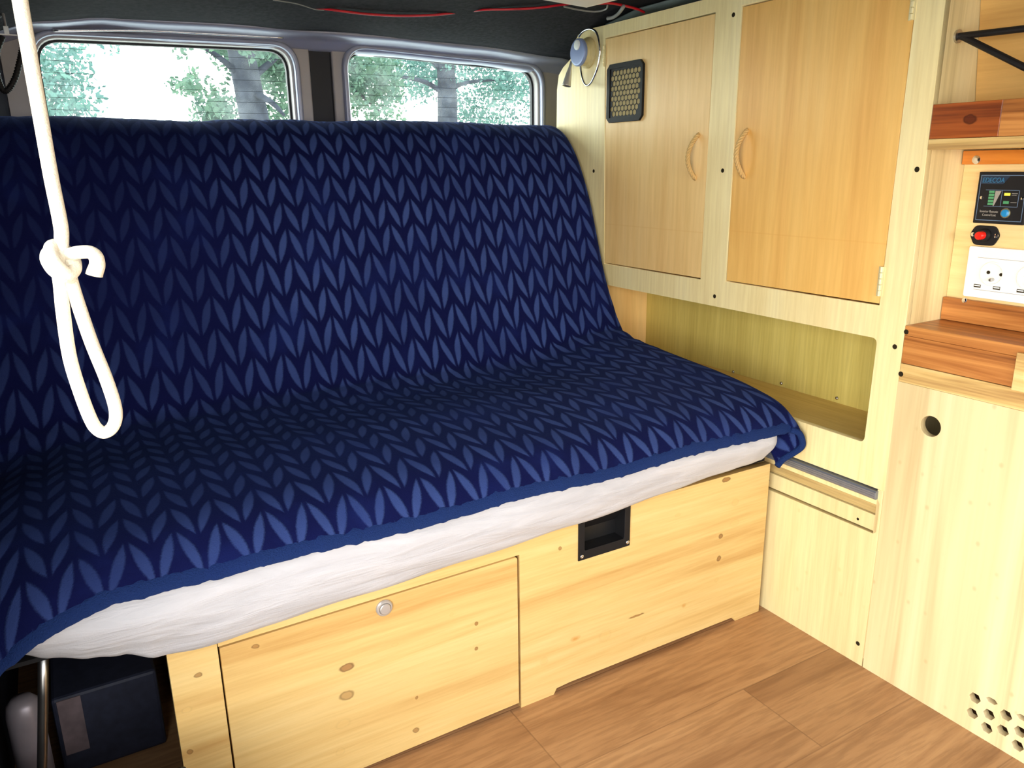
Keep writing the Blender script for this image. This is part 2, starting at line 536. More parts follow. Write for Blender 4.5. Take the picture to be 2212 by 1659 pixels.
def blanket_mat(pattern=True):
    t = NT('navy_leaf_fleece' if pattern else 'navy_fleece_hem')
    uv = t.coords('UV')
    ground, pile = lin(10, 15, 60), lin(54, 72, 126)
    fuzz = t.noise(t.coords(), 420, 3, 0.7)
    patch = t.noise(t.coords(), 7, 4, 0.6)
    if pattern:
        W, H, th, LW = 0.0625, 0.0635, 0.32, 0.0178
        wob = t.n('ShaderNodeTexNoise')
        wob.inputs['Scale'].default_value = 9
        t.l(uv, wob.inputs['Vector'])
        v1 = t.n('ShaderNodeVectorMath', operation='SCALE')
        t.l(wob.outputs['Color'], v1.inputs[0])
        v1.inputs['Scale'].default_value = 0.010
        v2 = t.n('ShaderNodeVectorMath', operation='ADD')
        t.l(uv, v2.inputs[0]); t.l(v1.outputs[0], v2.inputs[1])
        sx = t.n('ShaderNodeSeparateXYZ')
        t.l(v2.outputs[0], sx.inputs[0])
        cu = t.math('DIVIDE', sx.outputs[0], W / 2)
        ci = t.math('FLOOR', cu)
        p = t.math('MULTIPLY', t.math('SUBTRACT', t.math('FRACT', cu), 0.5), W / 2)
        par = t.math('SUBTRACT', t.math('MULTIPLY', t.math('FLOORED_MODULO', ci, 2.0), 2.0), 1.0)
        q = t.math('MULTIPLY', t.math('SUBTRACT', t.math('FRACT', t.math('DIVIDE', sx.outputs[1], H)), 0.5), H)
        ps = t.math('MULTIPLY', p, par)
        L = H / math.cos(th) * 1.20
        f = None
        for sh_ in (0.0, H, -H):
            qq = t.math('ADD', q, sh_)
            tt = t.math('ADD', t.math('MULTIPLY', qq, math.cos(th)), t.math('MULTIPLY', ps, math.sin(th)))
            rr = t.math('SUBTRACT', t.math('MULTIPLY', ps, math.cos(th)), t.math('MULTIPLY', qq, math.sin(th)))
            tn = t.math('DIVIDE', tt, L / 2)
            pr_ = t.math('SUBTRACT', 1.0, t.math('MULTIPLY', tn, tn))
            f1 = t.math('SUBTRACT', pr_, t.math('DIVIDE', t.math('ABSOLUTE', rr), LW / 2))
            f = f1 if f is None else t.math('MAXIMUM', f, f1)
        f = t.math('ADD', f, t.math('MULTIPLY', t.math('SUBTRACT', fuzz, 0.5), 0.5))
        mask = t.math('MULTIPLY', t.smooth(f, -0.10, 0.38), t.math('SUBTRACT', 1.0, t.math('MULTIPLY', t.smooth(t.noise(uv, 5.0, 3), 0.35, 0.7), 0.35)))
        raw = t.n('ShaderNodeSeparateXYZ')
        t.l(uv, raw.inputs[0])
        fade_u = t.math('ADD', raw.outputs[0], t.math('MULTIPLY', t.noise(uv, 3.0, 3), 0.30))
        left = t.math('SUBTRACT', 1.0, t.smooth(fade_u, -1.12, -0.62))
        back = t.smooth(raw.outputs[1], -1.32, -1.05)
        left_shade = t.math('MULTIPLY', left, t.math('MULTIPLY_ADD', back, 0.55, 0.25))  # shade and haze painted in: leaf pattern fades towards the left, most on the backrest
        mask = t.math('MULTIPLY', mask, t.math('SUBTRACT', 1.0, left_shade))
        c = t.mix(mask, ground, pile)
        h = t.math('ADD', t.math('MULTIPLY', mask, 0.7), t.math('MULTIPLY', fuzz, 0.5))
        t.bump(h, 0.55, 0.004)
    else:
        c = t.mix(0.45, ground, lin(46, 76, 140))
        t.bump(fuzz, 1.0, 0.005)
    c = t.mix(t.math('MULTIPLY', t.smooth(patch, 0.5, 0.75), 0.25), c, lin(28, 44, 110))
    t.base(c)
    t.rough(0.95)
    t.b.inputs['Specular IOR Level'].default_value = 0.1
    t.b.inputs['Sheen Weight'].default_value = 0.12
    t.b.inputs['Sheen Roughness'].default_value = 0.45
    t.b.inputs['Sheen Tint'].default_value = lin(90, 130, 220)
    return t.m


def floor_mat():
    t = NT('oak_laminate')
    tc = t.n('ShaderNodeTexCoord')
    sp = t.n('ShaderNodeSeparateXYZ')
    t.l(tc.outputs['Object'], sp.inputs[0])
    PW, PL = 0.192, 1.2
    row = t.math('DIVIDE', t.math('ADD', sp.outputs[1], 0.186), PW)
    ri = t.math('FLOOR', row)
    rf = t.math('FRACT', row)
    xo = t.math('ADD', t.math('DIVIDE', sp.outputs[0], PL), t.math('ADD', t.math('MULTIPLY', ri, 0.363), 0.586))
    xi = t.math('FLOOR', xo)
    xf = t.math('FRACT', xo)
    wn = t.n('ShaderNodeTexWhiteNoise', noise_dimensions='2D')
    cb = t.n('ShaderNodeCombineXYZ')
    t.l(ri, cb.inputs[0]); t.l(xi, cb.inputs[1])
    t.l(cb.outputs[0], wn.inputs['Vector'])
    off = t.n('ShaderNodeVectorMath', operation='MULTIPLY_ADD')
    t.l(wn.outputs['Color'], off.inputs[0])
    off.inputs[1].default_value = (7, 7, 7)
    t.l(tc.outputs['Object'], off.inputs[2])
    mp = t.n('ShaderNodeMapping')
    mp.inputs['Scale'].default_value = (0.09, 1, 1)
    t.l(off.outputs[0], mp.inputs['Vector'])
    fine = t.noise(mp.outputs[0], 110, 4, 0.6)
    broad = t.noise(mp.outputs[0], 13, 4, 0.65, 1.2)
    c = t.ramp(broad, [(0.28, lin(142, 98, 62)), (0.48, lin(180, 134, 90)), (0.72, lin(202, 156, 108))])
    c = t.mix(t.math('MULTIPLY', t.smooth(fine, 0.42, 0.62), 0.32), c, lin(122, 82, 50))
    c = t.mix(t.math('MULTIPLY', wn.outputs['Value'], 0.08), c, lin(150, 104, 70))
    e1 = t.math('MINIMUM', rf, t.math('SUBTRACT', 1.0, rf))
    e2 = t.math('MULTIPLY', t.math('MINIMUM', xf, t.math('SUBTRACT', 1.0, xf)), PL / PW)
    e = t.math('MINIMUM', e1, e2)
    gap = t.math('SUBTRACT', 1.0, t.smooth(e, 0.003, 0.010))
    c = t.mix(t.math('MULTIPLY', gap, 0.38), c, lin(96, 62, 38))
    t.base(c)
    t.rough(0.4)
    t.bump(t.math('SUBTRACT', t.math('MULTIPLY', fine, 0.2), gap), 0.2, 0.001)
    return t.m


def glass_mat():
    t = NT('dusty_window_glass')
    tr = t.n('ShaderNodeBsdfTransparent')
    tr.inputs[0].default_value = (0.86, 0.93, 0.92, 1)
    gl = t.n('ShaderNodeBsdfGlossy')
    gl.inputs['Roughness'].default_value = 0.03
    df = t.n('ShaderNodeBsdfTranslucent')
    df.inputs[0].default_value = (0.8, 0.88, 0.9, 1)
    m1 = t.n('ShaderNodeMixShader')
    m1.inputs[0].default_value = 0.02
    t.l(tr.outputs[0], m1.inputs[1]); t.l(gl.outputs[0], m1.inputs[2])
    dust = t.math('MULTIPLY', t.smooth(t.noise(t.coords(), 14, 4), 0.35, 0.8), 0.03)
    m2 = t.n('ShaderNodeMixShader')
    t.l(dust, m2.inputs[0])
    t.l(m1.outputs[0], m2.inputs[1]); t.l(df.outputs[0], m2.inputs[2])
    t.l(m2.outputs[0], t.out.inputs['Surface'])
    return t.m


def leaf_mat(name, a, b):
    t = NT(name)
    f = t.noise(t.coords(), 3.0, 3)
    c = t.ramp(f, [(0.3, a), (0.7, b)])
    t.base(c)
    t.rough(0.6)
    tl = t.n('ShaderNodeBsdfTranslucent')
    t.l(c, tl.inputs[0])
    mx = t.n('ShaderNodeMixShader')
    mx.inputs[0].default_value = 0.45
    t.l(t.b.outputs[0], mx.inputs[1]); t.l(tl.outputs[0], mx.inputs[2])
    t.l(mx.outputs[0], t.out.inputs['Surface'])
    return t.m


M['sheet'] = sheet_mat()
M['rope'] = rope_mat()
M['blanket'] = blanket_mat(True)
M['hem'] = blanket_mat(False)
M['floor'] = floor_mat()
M['glass'] = glass_mat()
M['leaf_a'] = leaf_mat('mid_green_leaves', lin(54, 80, 70), lin(94, 120, 96))
M['leaf_b'] = leaf_mat('blue_green_leaves', lin(56, 88, 86), lin(92, 124, 112))
M['bark'] = plain('grey_bark', lin(46, 48, 56), 0.9, 0, 0.35, 9, 0.2, 0.6)
M['bounce_ground'] = plain('pale_bounce_ground', lin(214, 208, 194), 0.95, 0, 0.12, 3, 0.1)  # unseen ground outside, kept pale to bounce daylight up into the van
M['handle_rope'] = plain('sisal_rope', lin(208, 172, 112), 0.9, 0, 0.12, 300, 0.2)


# ------------------------------------------------------------------ world and light
w = bpy.data.worlds.new('world')
SC.world = w
w.use_nodes = True
nt = w.node_tree
bg = nt.nodes['Background']
tcw = nt.nodes.new('ShaderNodeTexCoord')
spw = nt.nodes.new('ShaderNodeSeparateXYZ')
rpw = nt.nodes.new('ShaderNodeValToRGB')
nt.links.new(tcw.outputs['Generated'], spw.inputs[0])
nt.links.new(spw.outputs[2], rpw.inputs[0])
rpw.color_ramp.elements[0].position = 0.0
rpw.color_ramp.elements[0].color = (1.0, 0.945, 0.865, 1)
rpw.color_ramp.elements[1].position = 0.6
rpw.color_ramp.elements[1].color = (0.42, 0.47, 0.54, 1)
nt.links.new(rpw.outputs[0], bg.inputs[0])
bg.inputs[1].default_value = 13.0
SC.view_settings.view_transform = 'Standard'
SC.view_settings.look = 'None'
SC.view_settings.exposure = 0.14
SC.view_settings.gamma = 1.0
SC.view_settings.use_curve_mapping = False


def portal(name, loc, rot, sx, sy):
    l = bpy.data.lights.new(name, 'AREA')
    l.shape = 'RECTANGLE'
    l.size = sx
    l.size_y = sy
    l.cycles.is_portal = True
    o = bpy.data.objects.new(name, l)
    COL.objects.link(o)
    o.location = loc
    o.rotation_euler = rot
    return o


DOOR_Y0, DOOR_Y1, FRONT = -1.72, -0.46, -1.80
WL, WR = -1.54, 0.34
portal('side_door_daylight', (WL - 0.02, (DOOR_Y0 + DOOR_Y1) / 2, 0.66), (0, -PI / 2, 0), 1.36, DOOR_Y1 - DOOR_Y0)
portal('front_daylight', ((WL + WR) / 2, FRONT - 0.08, 1.0), (PI / 2, 0, 0), 1.5, 0.5)


# ------------------------------------------------------------------ setting
def struct(o): return tag(o, kind='structure')


b = B(); box(b, WL, WR, FRONT, 1.12, -0.05, 0.0)
struct(mk('floor', b, M['floor']))
b = B(); box(b, -60, 60, -40, 80, -0.50, -0.45)
struct(mk('ground', b, M['bounce_ground']))


def lerp(x, tab):
    if x <= tab[0][0]: return tab[0][1]
    for (a, fa), (c, fc) in zip(tab, tab[1:]):
        if x <= c:
            t = (x - a) / (c - a)
            t = t * t * (3 - 2 * t)
            return fa + (fc - fa) * t
    return tab[-1][1]


Z0 = [(-1.54, 1.24), (-1.40, 1.318), (-1.30, 1.346), (-1.15, 1.364), (-0.9, 1.369), (-0.5, 1.367), (-0.2, 1.358), (0.06, 1.343), (0.2, 1.325), (0.34, 1.29)]
ZC = [(-1.54, 1.30), (-1.35, 1.375), (-1.1, 1.405), (-0.3, 1.408), (0.0, 1.412), (0.10, 1.415), (0.34, 1.38)]


def zceil(x, y):
    t = min(max((y - 0.58) / 0.42, 0), 1)
    t = t * t * (3 - 2 * t)
    return lerp(x, ZC) * (1 - t) + lerp(x, Z0) * t


def at_ceil(px, py, off):
    z = 1.38
    for _ in range(30):
        p = at(px, py, 'z', z)
        p.y = min(p.y, 1.0)
        z = 0.5 * z + 0.5 * (zceil(p.x, p.y) - off)
    return at(px, py, 'z', z)


def grid(bm, rows):
    vs = [[bm.verts.new(p) for p in r] for r in rows]
    for i in range(len(vs) - 1):
        for k in range(len(vs[i]) - 1):
            bm.faces.new((vs[i][k], vs[i][k + 1], vs[i + 1][k + 1], vs[i + 1][k]))
    return vs


def shell(name, rows, thick, mat, parent=None, off=1.0):
    b = B()
    grid(b, rows)
    o = mk(name, b, mat, parent, smooth=True, recalc=False)
    md = o.modifiers.new('solid', 'SOLIDIFY')
    md.thickness = thick
    md.offset = off
    return o


xs = [WL + (WR - WL) * i / 60 for i in range(61)]
rows = []
for j in range(61):
    y = FRONT + (1.0 - FRONT) * j / 60
    rows.append([(x, y, zceil(x, y) + 0.004 * mnoise.noise((x * 6, y * 6, 0))) for x in xs])
struct(shell('ceiling', rows, 0.03, M['dark_liner'], off=1.0))

# rear header: bare painted metal above the rear doors
rows = []
for (y, dz) in ((1.000, 0.004), (1.002, -0.004), (1.012, -0.010), (1.030, -0.014), (1.042, -0.022), (1.046, -0.034), (1.060, -0.040), (1.10, -0.040)):
    rows.append([(x, y, lerp(x, Z0) + dz * lerp(x, [(-1.3, 0.5), (-1.0, 1.0)])) for x in xs])
struct(shell('wall_rear', rows, 0.012, M['van_metal'], off=1.0))
# left side: body wall behind the sliding-door opening, sill ahead of it
sl = plate('wall_left', [(FRONT, -0.05), (1.12, -0.05), (1.12, 1.36), (FRONT, 1.36)],
           [rounded([(DOOR_Y0, 0.0), (DOOR_Y1, 0.0), (DOOR_Y1, 1.345), (DOOR_Y0, 1.345)], 0.06)], 'x', WL - 0.05, WL, M['dark_trim'])
struct(sl)
b = B(); box(b, WR, WR + 0.05, FRONT, 1.12, -0.05, 1.45)
struct(mk('wall_right', b, M['van_grey']))
plate('front_light_baffle', [(WL, -0.05), (WR, -0.05), (WR, 1.46), (WL, 1.46)], [rounded([(-1.35, 0.76), (0.15, 0.76), (0.15, 1.22), (-1.35, 1.22)], 0.08)], 'y', FRONT - 0.05, FRONT, M['dark_trim'])  # unseen closure added to cut the daylight from the front; opening lets some through
struct(bpy.data.objects['front_light_baffle'])
# corner pillars beside the rear doors
b = B()
prism(b, [(-1.54, 0.93, -0.05), (-1.47, 0.95, -0.05), (-1.379, 1.03, -0.05), (-1.379, 1.050, -0.05), (-1.43, 1.052, -0.05), (-1.43, 1.12, -0.05), (-1.54, 1.12, -0.05)], (0, 0, 1.36))
struct(mk('trim_1', b, M['dark_trim'], bevel=0.01))
b = B(); box(b, 0.125, WR, 1.02, 1.12, -0.05, 1.36)
struct(mk('trim_2', b, M['van_metal'], bevel=0.008))
# bare roof-edge metal above the cabinet
b = B()
rw = []
for j in range(13):
    y = -0.9 + 1.62 * j / 12
    rw.append([(x, y, zceil(x, y) - d) for x, d in ((0.035, 0.002), (0.06, 0.010), (0.10, 0.014), (0.16, 0.02), (0.24, 0.03), (0.33, 0.06))])
grid(b, rw)
tr = mk('trim_3', b, M['van_grey'], smooth=True)
tr.modifiers.new('s', 'SOLIDIFY').thickness = 0.004
struct(tr)


# rear doors with their windows
def rear_door(name, x0, x1, wx0, wx1, ztop, hinge_left):
    yd = 1.055
    topz = lambda x: lerp(x, Z0) - 0.030 * lerp(x, [(-1.3, 0.5), (-1.0, 1.0)])
    n = 14
    out = [(x0, 0.0), (x1, 0.0)] + [(x1 + (x0 - x1) * i / n, topz(x1 + (x0 - x1) * i / n)) for i in range(n + 1)]
    rise = 0.004
    hole = rounded([(wx0, 0.86), (wx1, 0.86), (wx1, ztop[1]), (wx0, ztop[0])], [0.04, 0.04, 0.055, 0.055], 8)
    d = plate(name, out, [hole], 'y', yd, yd + 0.045, M['van_beige'], bevel=0.004)
    struct(d)
    # raised lip that runs round the window
    g = 0.020
    lo = rounded([(wx0 - g, 0.84), (wx1 + g, 0.84), (wx1 + g, ztop[1] + g * 0.8), (wx0 - g, ztop[0] + g * 0.8)], [0.05, 0.05, 0.07, 0.07], 8)
    li = rounded([(wx0 - 0.006, 0.852), (wx1 + 0.006, 0.852), (wx1 + 0.006, ztop[1] + 0.005), (wx0 - 0.006, ztop[0] + 0.005)], [0.045, 0.045, 0.06, 0.06], 8)
    plate('window_lip', lo, [li], 'y', yd - 0.016, yd + 0.004, M['van_metal'], d, bevel=0.005)
    # rubber seal and pane, heating wires
    si = rounded([(wx0 + 0.006, 0.868), (wx1 - 0.006, 0.868), (wx1 - 0.006, ztop[1] - 0.005), (wx0 + 0.006, ztop[0] - 0.005)], [0.04, 0.04, 0.05, 0.05], 8)
    plate('window_seal', hole, [si], 'y', yd + 0.026, yd + 0.040, M['seal'], d)
    pn = plate('pane', hole, [], 'y', yd + 0.032, yd + 0.035, M['glass'], d)
    b = B()
    z = 0.90
    while z < max(ztop) - 0.012:
        cyl(b, (wx0 + 0.012, yd + 0.030, z), (wx1 - 0.012, yd + 0.030, z), 0.0005, 6)
        z += 0.027
    mk('heating_wires', b, M['seal'], pn)
    return d


d1 = rear_door('door_1', -1.425, -0.682, -1.310, -0.733, (1.322, 1.330), True)
d2 = rear_door('door_2', -0.622, 0.125, -0.577, 0.030, (1.335, 1.312), False)
b = B(); box(b, -0.684, -0.620, 1.062, 1.095, 0.0, 1.35)
struct(mk('trim_4', b, M['seal'], bevel=0.006))
# small black gaps and bright stiffening edge on the left header
b = B()
rail = catmull([at(114, 66, 'y', 1.036), at(300, 66, 'y', 1.036), at(450, 73, 'y', 1.036), at(612, 82, 'y', 1.036)], 8)
tube(b, rail, 0.0032, 10)
struct(mk('trim_5', b, M['chrome'], smooth=True))

# ------------------------------------------------------------------ outside: trees
def leaves(bm, c, r, n, size, squash=1.0):
    c = Vector(c)
    for _ in range(n):
        d = Vector((random.gauss(0, 1), random.gauss(0, 1), random.gauss(0, 1))).normalized() * r * (random.random() ** 0.45)
        d.z *= squash
        p = c + d
        a = Vector((random.gauss(0, 1), random.gauss(0, 1), random.gauss(0, 1))).normalized()
        e = a.cross(Vector((random.gauss(0, 1), random.gauss(0, 1), random.gauss(0, 1)))).normalized()
        s = size * random.uniform(0.6, 1.3)
        vs = [bm.verts.new(p + a * s), bm.verts.new(p + e * s * 0.55), bm.verts.new(p - a * s), bm.verts.new(p - e * s * 0.55)]
        bm.faces.new(vs)


def tree(label, trunk, rad, branches, blobs, leaf, size, dens):
    base = Vector(trunk[0])
    t = thing('tree', label, 'tree', base, 'trees behind the van')
    b = B()
    trunk = [Vector(p) for p in trunk]
    dn_ = (trunk[0] - trunk[1])
    trunk = [trunk[0], trunk[0] - dn_ * 0.35, trunk[0] - dn_ * 0.65, trunk[1] + dn_ * 0.12] + trunk[2:]
    pth = catmull(trunk, 8)
    n = len(pth)
    tube(b, pth, [rad * (1.25 - 0.45 * i / n) * (1 + 0.06 * mnoise.noise((i * 0.7, base.x, 0))) for i in range(n)], 16)
    mk('trunk', b, M['bark'], t, smooth=True)
    for br in branches:
        b = B()
        bp = catmull(br, 6)
        tube(b, bp, [rad * 0.30 * (1 - 0.75 * i / len(bp)) for i in range(len(bp))], 8)
        mk('branch', b, M['bark'], t, smooth=True)
    b = B()
    for c, r in blobs:
        leaves(b, c, r, int(dens * r * r), size)
    mk('foliage', b, leaf, t, recalc=False)
    return t


def q(px, py, y): return at(px, py, 'y', y)


def blobset(box_, y0, y1, n, r0, r1):
    out = []
    for _ in range(n):
        out.append((q(random.uniform(box_[0], box_[2]), random.uniform(box_[1], box_[3]), random.uniform(y0, y1)), random.uniform(r0, r1)))
    return out


GZ = -0.45
# thick leaning trunk in the left window
Y = 7.0
p0, p1 = q(556, 262, Y), q(520, 60, Y)
base = Vector((p0.x - 0.05, Y, GZ))
tree('thick leaning tree trunk with leaves, seen through the left rear window', [base, p0, q(538, 200, Y), q(522, 120, Y), q(505, 20, Y), q(480, -120, Y)], 0.135,
     [[q(532, 175, Y), q(475, 125, Y - .1), q(425, 95, Y - .2)], [q(540, 170, Y), q(590, 130, Y), q(640, 80, Y)], [q(545, 200, Y), q(585, 220, Y - .4), q(615, 250, Y - .5)]],
     blobset((455, 70, 640, 130), Y + 0.2, Y + 1.6, 16, 0.20, 0.40) + blobset((590, 120, 650, 275), Y + 0.1, Y + 1.4, 12, 0.16, 0.30) + blobset((440, 200, 515, 275), Y + 0.3, Y + 1.5, 8, 0.14, 0.26) + blobset((366, 90, 420, 190), Y, Y + 1, 6, 0.08, 0.16) + blobset((460, 75, 640, 120), Y - 0.6, Y - 0.3, 9, 0.10, 0.2),
     M['leaf_a'], 0.034, 3000)
# slim upright tree in the right window
Y = 10.5
p0 = q(966, 262, Y)
base = Vector((p0.x, Y, GZ))
tree('slim upright tree with side branches in the middle of the right rear window', [base, p0, q(966, 200, Y), q(962, 130, Y), q(960, 40, Y)], 0.155,
     [[q(962, 205, Y), q(920, 178, Y), q(860, 165, Y), q(790, 160, Y)], [q(966, 195, Y), q(1010, 178, Y), q(1080, 172, Y)], [q(962, 160, Y), q(930, 130, Y), q(890, 100, Y)], [q(964, 150, Y), q(1000, 125, Y), q(1050, 100, Y)]],
     blobset((745, 95, 1180, 185), Y - 0.2, Y + 2.5, 46, 0.25, 0.5) + blobset((1000, 180, 1180, 280), Y - 0.2, Y + 2.5, 24, 0.25, 0.45),
     M['leaf_b'], 0.038, 1050)
Y = 8.5
base = Vector((q(720, 262, Y).x, Y, GZ))
tree('leafy tree hidden by the pillar, its crown in the left part of the right window', [base, q(720, 262, Y), q(715, 100, Y), q(715, 0, Y)], 0.12,
     [[q(715, 160, Y), q(760, 190, Y), q(820, 240, Y)]],
     blobset((735, 100, 850, 200), Y - 0.5, Y + 1.2, 16, 0.2, 0.42) + blobset((740, 190, 860, 255), Y - 0.5, Y + 1.0, 9, 0.14, 0.3),
     M['leaf_a'], 0.038, 1500)
Y = 12.0
base = Vector((q(60, 262, Y).x, Y, GZ))
tree('bushy tree at the left edge of the left rear window', [base, q(60, 262, Y), q(64, 120, Y)], 0.12,
     [[q(62, 200, Y), q(100, 180, Y), q(140, 170, Y)]],
     blobset((50, 100, 150, 270), Y - 1, Y + 1.5, 24, 0.25, 0.5) + blobset((140, 170, 200, 275), Y - 1, Y + 1.5, 5, 0.2, 0.4) + blobset((225, 95, 275, 110), Y, Y + 1, 2, 0.12, 0.2),
     M['leaf_b'], 0.048, 700)

# ------------------------------------------------------------------ mattress, blanket
PROF = [(1.005, 0.60), (1.008, 0.85), (1.004, 1.05), (0.985, 1.108), (0.945, 1.135), (0.900, 1.140), (0.855, 1.129), (0.808, 1.100), (0.755, 1.040), (0.700, 0.940),
        (0.652, 0.811), (0.604, 0.690), (0.560, 0.606), (0.520, 0.583), (0.435, 0.573), (0.30, 0.565), (0.166, 0.556), (0.060, 0.545), (0.000, 0.532), (-0.035, 0.510), (-0.053, 0.488), (-0.057, 0.478)]
pc = [Vector((0, y, z)) for y, z in PROF]
pp = catmull(pc, 10)
# resample evenly
L = [0.0]
for a, c in zip(pp, pp[1:]): L.append(L[-1] + (c - a).length)
NS = 190
prof = []
k = 0
for i in range(NS + 1):
    s = L[-1] * i / NS
    while k < len(L) - 2 and L[k + 1] < s: k += 1
    t = (s - L[k]) / max(L[k + 1] - L[k], 1e-9)
    prof.append((pp[k].lerp(pp[k + 1], t), s))
STOT = L[-1]
nrm = []
for i in range(NS + 1):
    d = (prof[min(i + 1, NS)][0] - prof[max(i - 1, 0)][0]).normalized()
    nrm.append(Vector((0, d.z, -d.y)) * -1)   # outward: up / towards the room
if nrm[NS // 2].y > 0: nrm = [-n for n in nrm]

XR = -0.040     # where the cloth turns over the right edge
XL = -1.515


def hemdrop(x):
    d = 0.006 * mnoise.noise((x * 5.0, 3.1, 0)) + 0.003 * mnoise.noise((x * 17.0, 9.1, 0))
    if x < -1.34: d -= 0.9 * (-1.34 - x) ** 1.6
    return d


def cloth(x, i, lift=0.0):
    p, s = prof[i]
    y, z = p.y, p.z
    n = nrm[i]
    t = i / NS
    # folds: gentle overall, tighter in the crease
    d = 0.006 * mnoise.noise((x * 3.0, s * 3.0, 1.7)) + 0.0025 * mnoise.noise((x * 11.0, s * 9.0, 4.2))
    sag = min(max((-0.06 - x) / 0.32, 0), 1)
    sag = sag * sag * (3 - 2 * sag)
    wz = math.exp(-((y - 0.50) / 0.22) ** 2) * min(max((0.86 - z) / 0.25, 0), 1)
    z -= 0.036 * sag * wz
    y -= 0.022 * sag * wz
    cr = math.exp(-((y - 0.52) / 0.10) ** 2) if z < 0.75 else 0
    d += cr * 0.006 * mnoise.noise((x * 6.0, s * 30.0, 8.8))
    if z > 1.10: d += 0.003 * mnoise.noise((x * 9.0, 2.0, s * 4)) + 0.0022 * mnoise.noise((x * 40.0, 2.0, 0))
    q_ = Vector((x, y, z)) + n * (d + lift)
    e = max(0.0, (s - (STOT - 0.16)) / 0.16)
    q_.z += e * hemdrop(x)
    # the left end of the seat sags towards the corner
    if x < -1.36 and y < 0.5:
        q_.z -= 0.35 * (-1.36 - x) ** 1.5
    return q_


NX = 128
cols = [XL + (XR - XL) * i / NX for i in range(NX + 1)]
bl = B()
uvl = bl.loops.layers.uv.new('UVMap')
rows, uvs = [], {}
FL = 12


def flap(i, kf):
    """cloth tucked down between cushion and cabinet; kf = 0..FL"""
    base = cloth(XR, i)
    p, s = prof[i]
    a = kf / FL
    back = min(max((p.z - 0.60) / 0.12, 0), 1)
    direc = Vector((0, 0.10, -1)) * (1 - back) + Vector((0, 0.95, -0.12)) * back
    ln = 0.082 * (1 - back) + 0.12 * back
    turn = 1 - math.cos(min(a * 3.0, 1) * PI / 2)
    out = math.sin(min(a * 3.0, 1) * PI / 2)
    pos = base + Vector((0.026 * out, 0, 0)) + direc.normalized() * (ln * a * (0.35 + 0.65 * turn))
    pos.x = min(pos.x, -0.008)
    if p.y < 0.1 and back == 0:
        # bulges forward a little past the mattress corner, then curls back under it
        pos.y -= 0.018 * math.sin(min(a * 1.25, 1) * PI) * max(0, (0.1 - p.y) / 0.15)
        if a > 0.55: pos.x -= (a - 0.55) * 0.10
    return pos


for i in range(NS + 1):
    r = []
    for j, x in enumerate(cols):
        v = bl.verts.new(cloth(x, i))
        uvs[v] = (x, -prof[i][1])
        r.append(v)
    for kf in range(1, FL + 1):
        v = bl.verts.new(flap(i, kf))
        uvs[v] = (XR + 0.10 * kf / FL, -prof[i][1])
        r.append(v)
    rows.append(r)
for i in range(NS):
    for j in range(len(rows[0]) - 1):
        bl.faces.new((rows[i][j], rows[i + 1][j], rows[i + 1][j + 1], rows[i][j + 1]))
for f in bl.faces:
    for l in f.loops: l[uvl].uv = uvs[l.vert]
bl.normal_update()
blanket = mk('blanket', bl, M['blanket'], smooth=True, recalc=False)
md = blanket.modifiers.new('thick', 'SOLIDIFY')
md.thickness = 0.006
md.offset = 0
tag(blanket, 'navy blue plush blanket with a leaf knit pattern draped over the sofa bed', 'blanket')
# hem: rolled border along the front edge
hb = B()
hr = []
NH = 5
hc = [XL + (XR + 0.012 - XL) * i / 300 for i in range(301)]
for a in range(13):
    ang = 2 * PI * a / 12
    r = []
    for x in hc:
        p = cloth(x, NS); p2 = cloth(x, NS - 2)
        dn = (p - p2).normalized()
        c = p - dn * 0.006
        fz = 1 + 0.22 * mnoise.noise((x * 60, 0, 0)) + 0.12 * mnoise.noise((x * 240, 5, 0))
        r.append(c + dn * math.cos(ang) * 0.013 * fz + nrm[NS] * math.sin(ang) * 0.0055 * fz)
    hr.append(r)
grid(hb, hr)
hem = mk('hem', hb, M['hem'], blanket, smooth=True)
hem['label'] = 'plain fluffy rolled hem along the front edge'
# vertical hem of the tucked right corner
hb = B()
ln = [cloth(XR + 0.004, NS)] + [flap(NS, k) for k in range(2, FL + 1, 2)]
tube(hb, catmull([p + Vector((0, -0.002, 0)) for p in ln], 4), 0.007, 10)
mk('hem', hb, M['hem'], blanket, smooth=True)

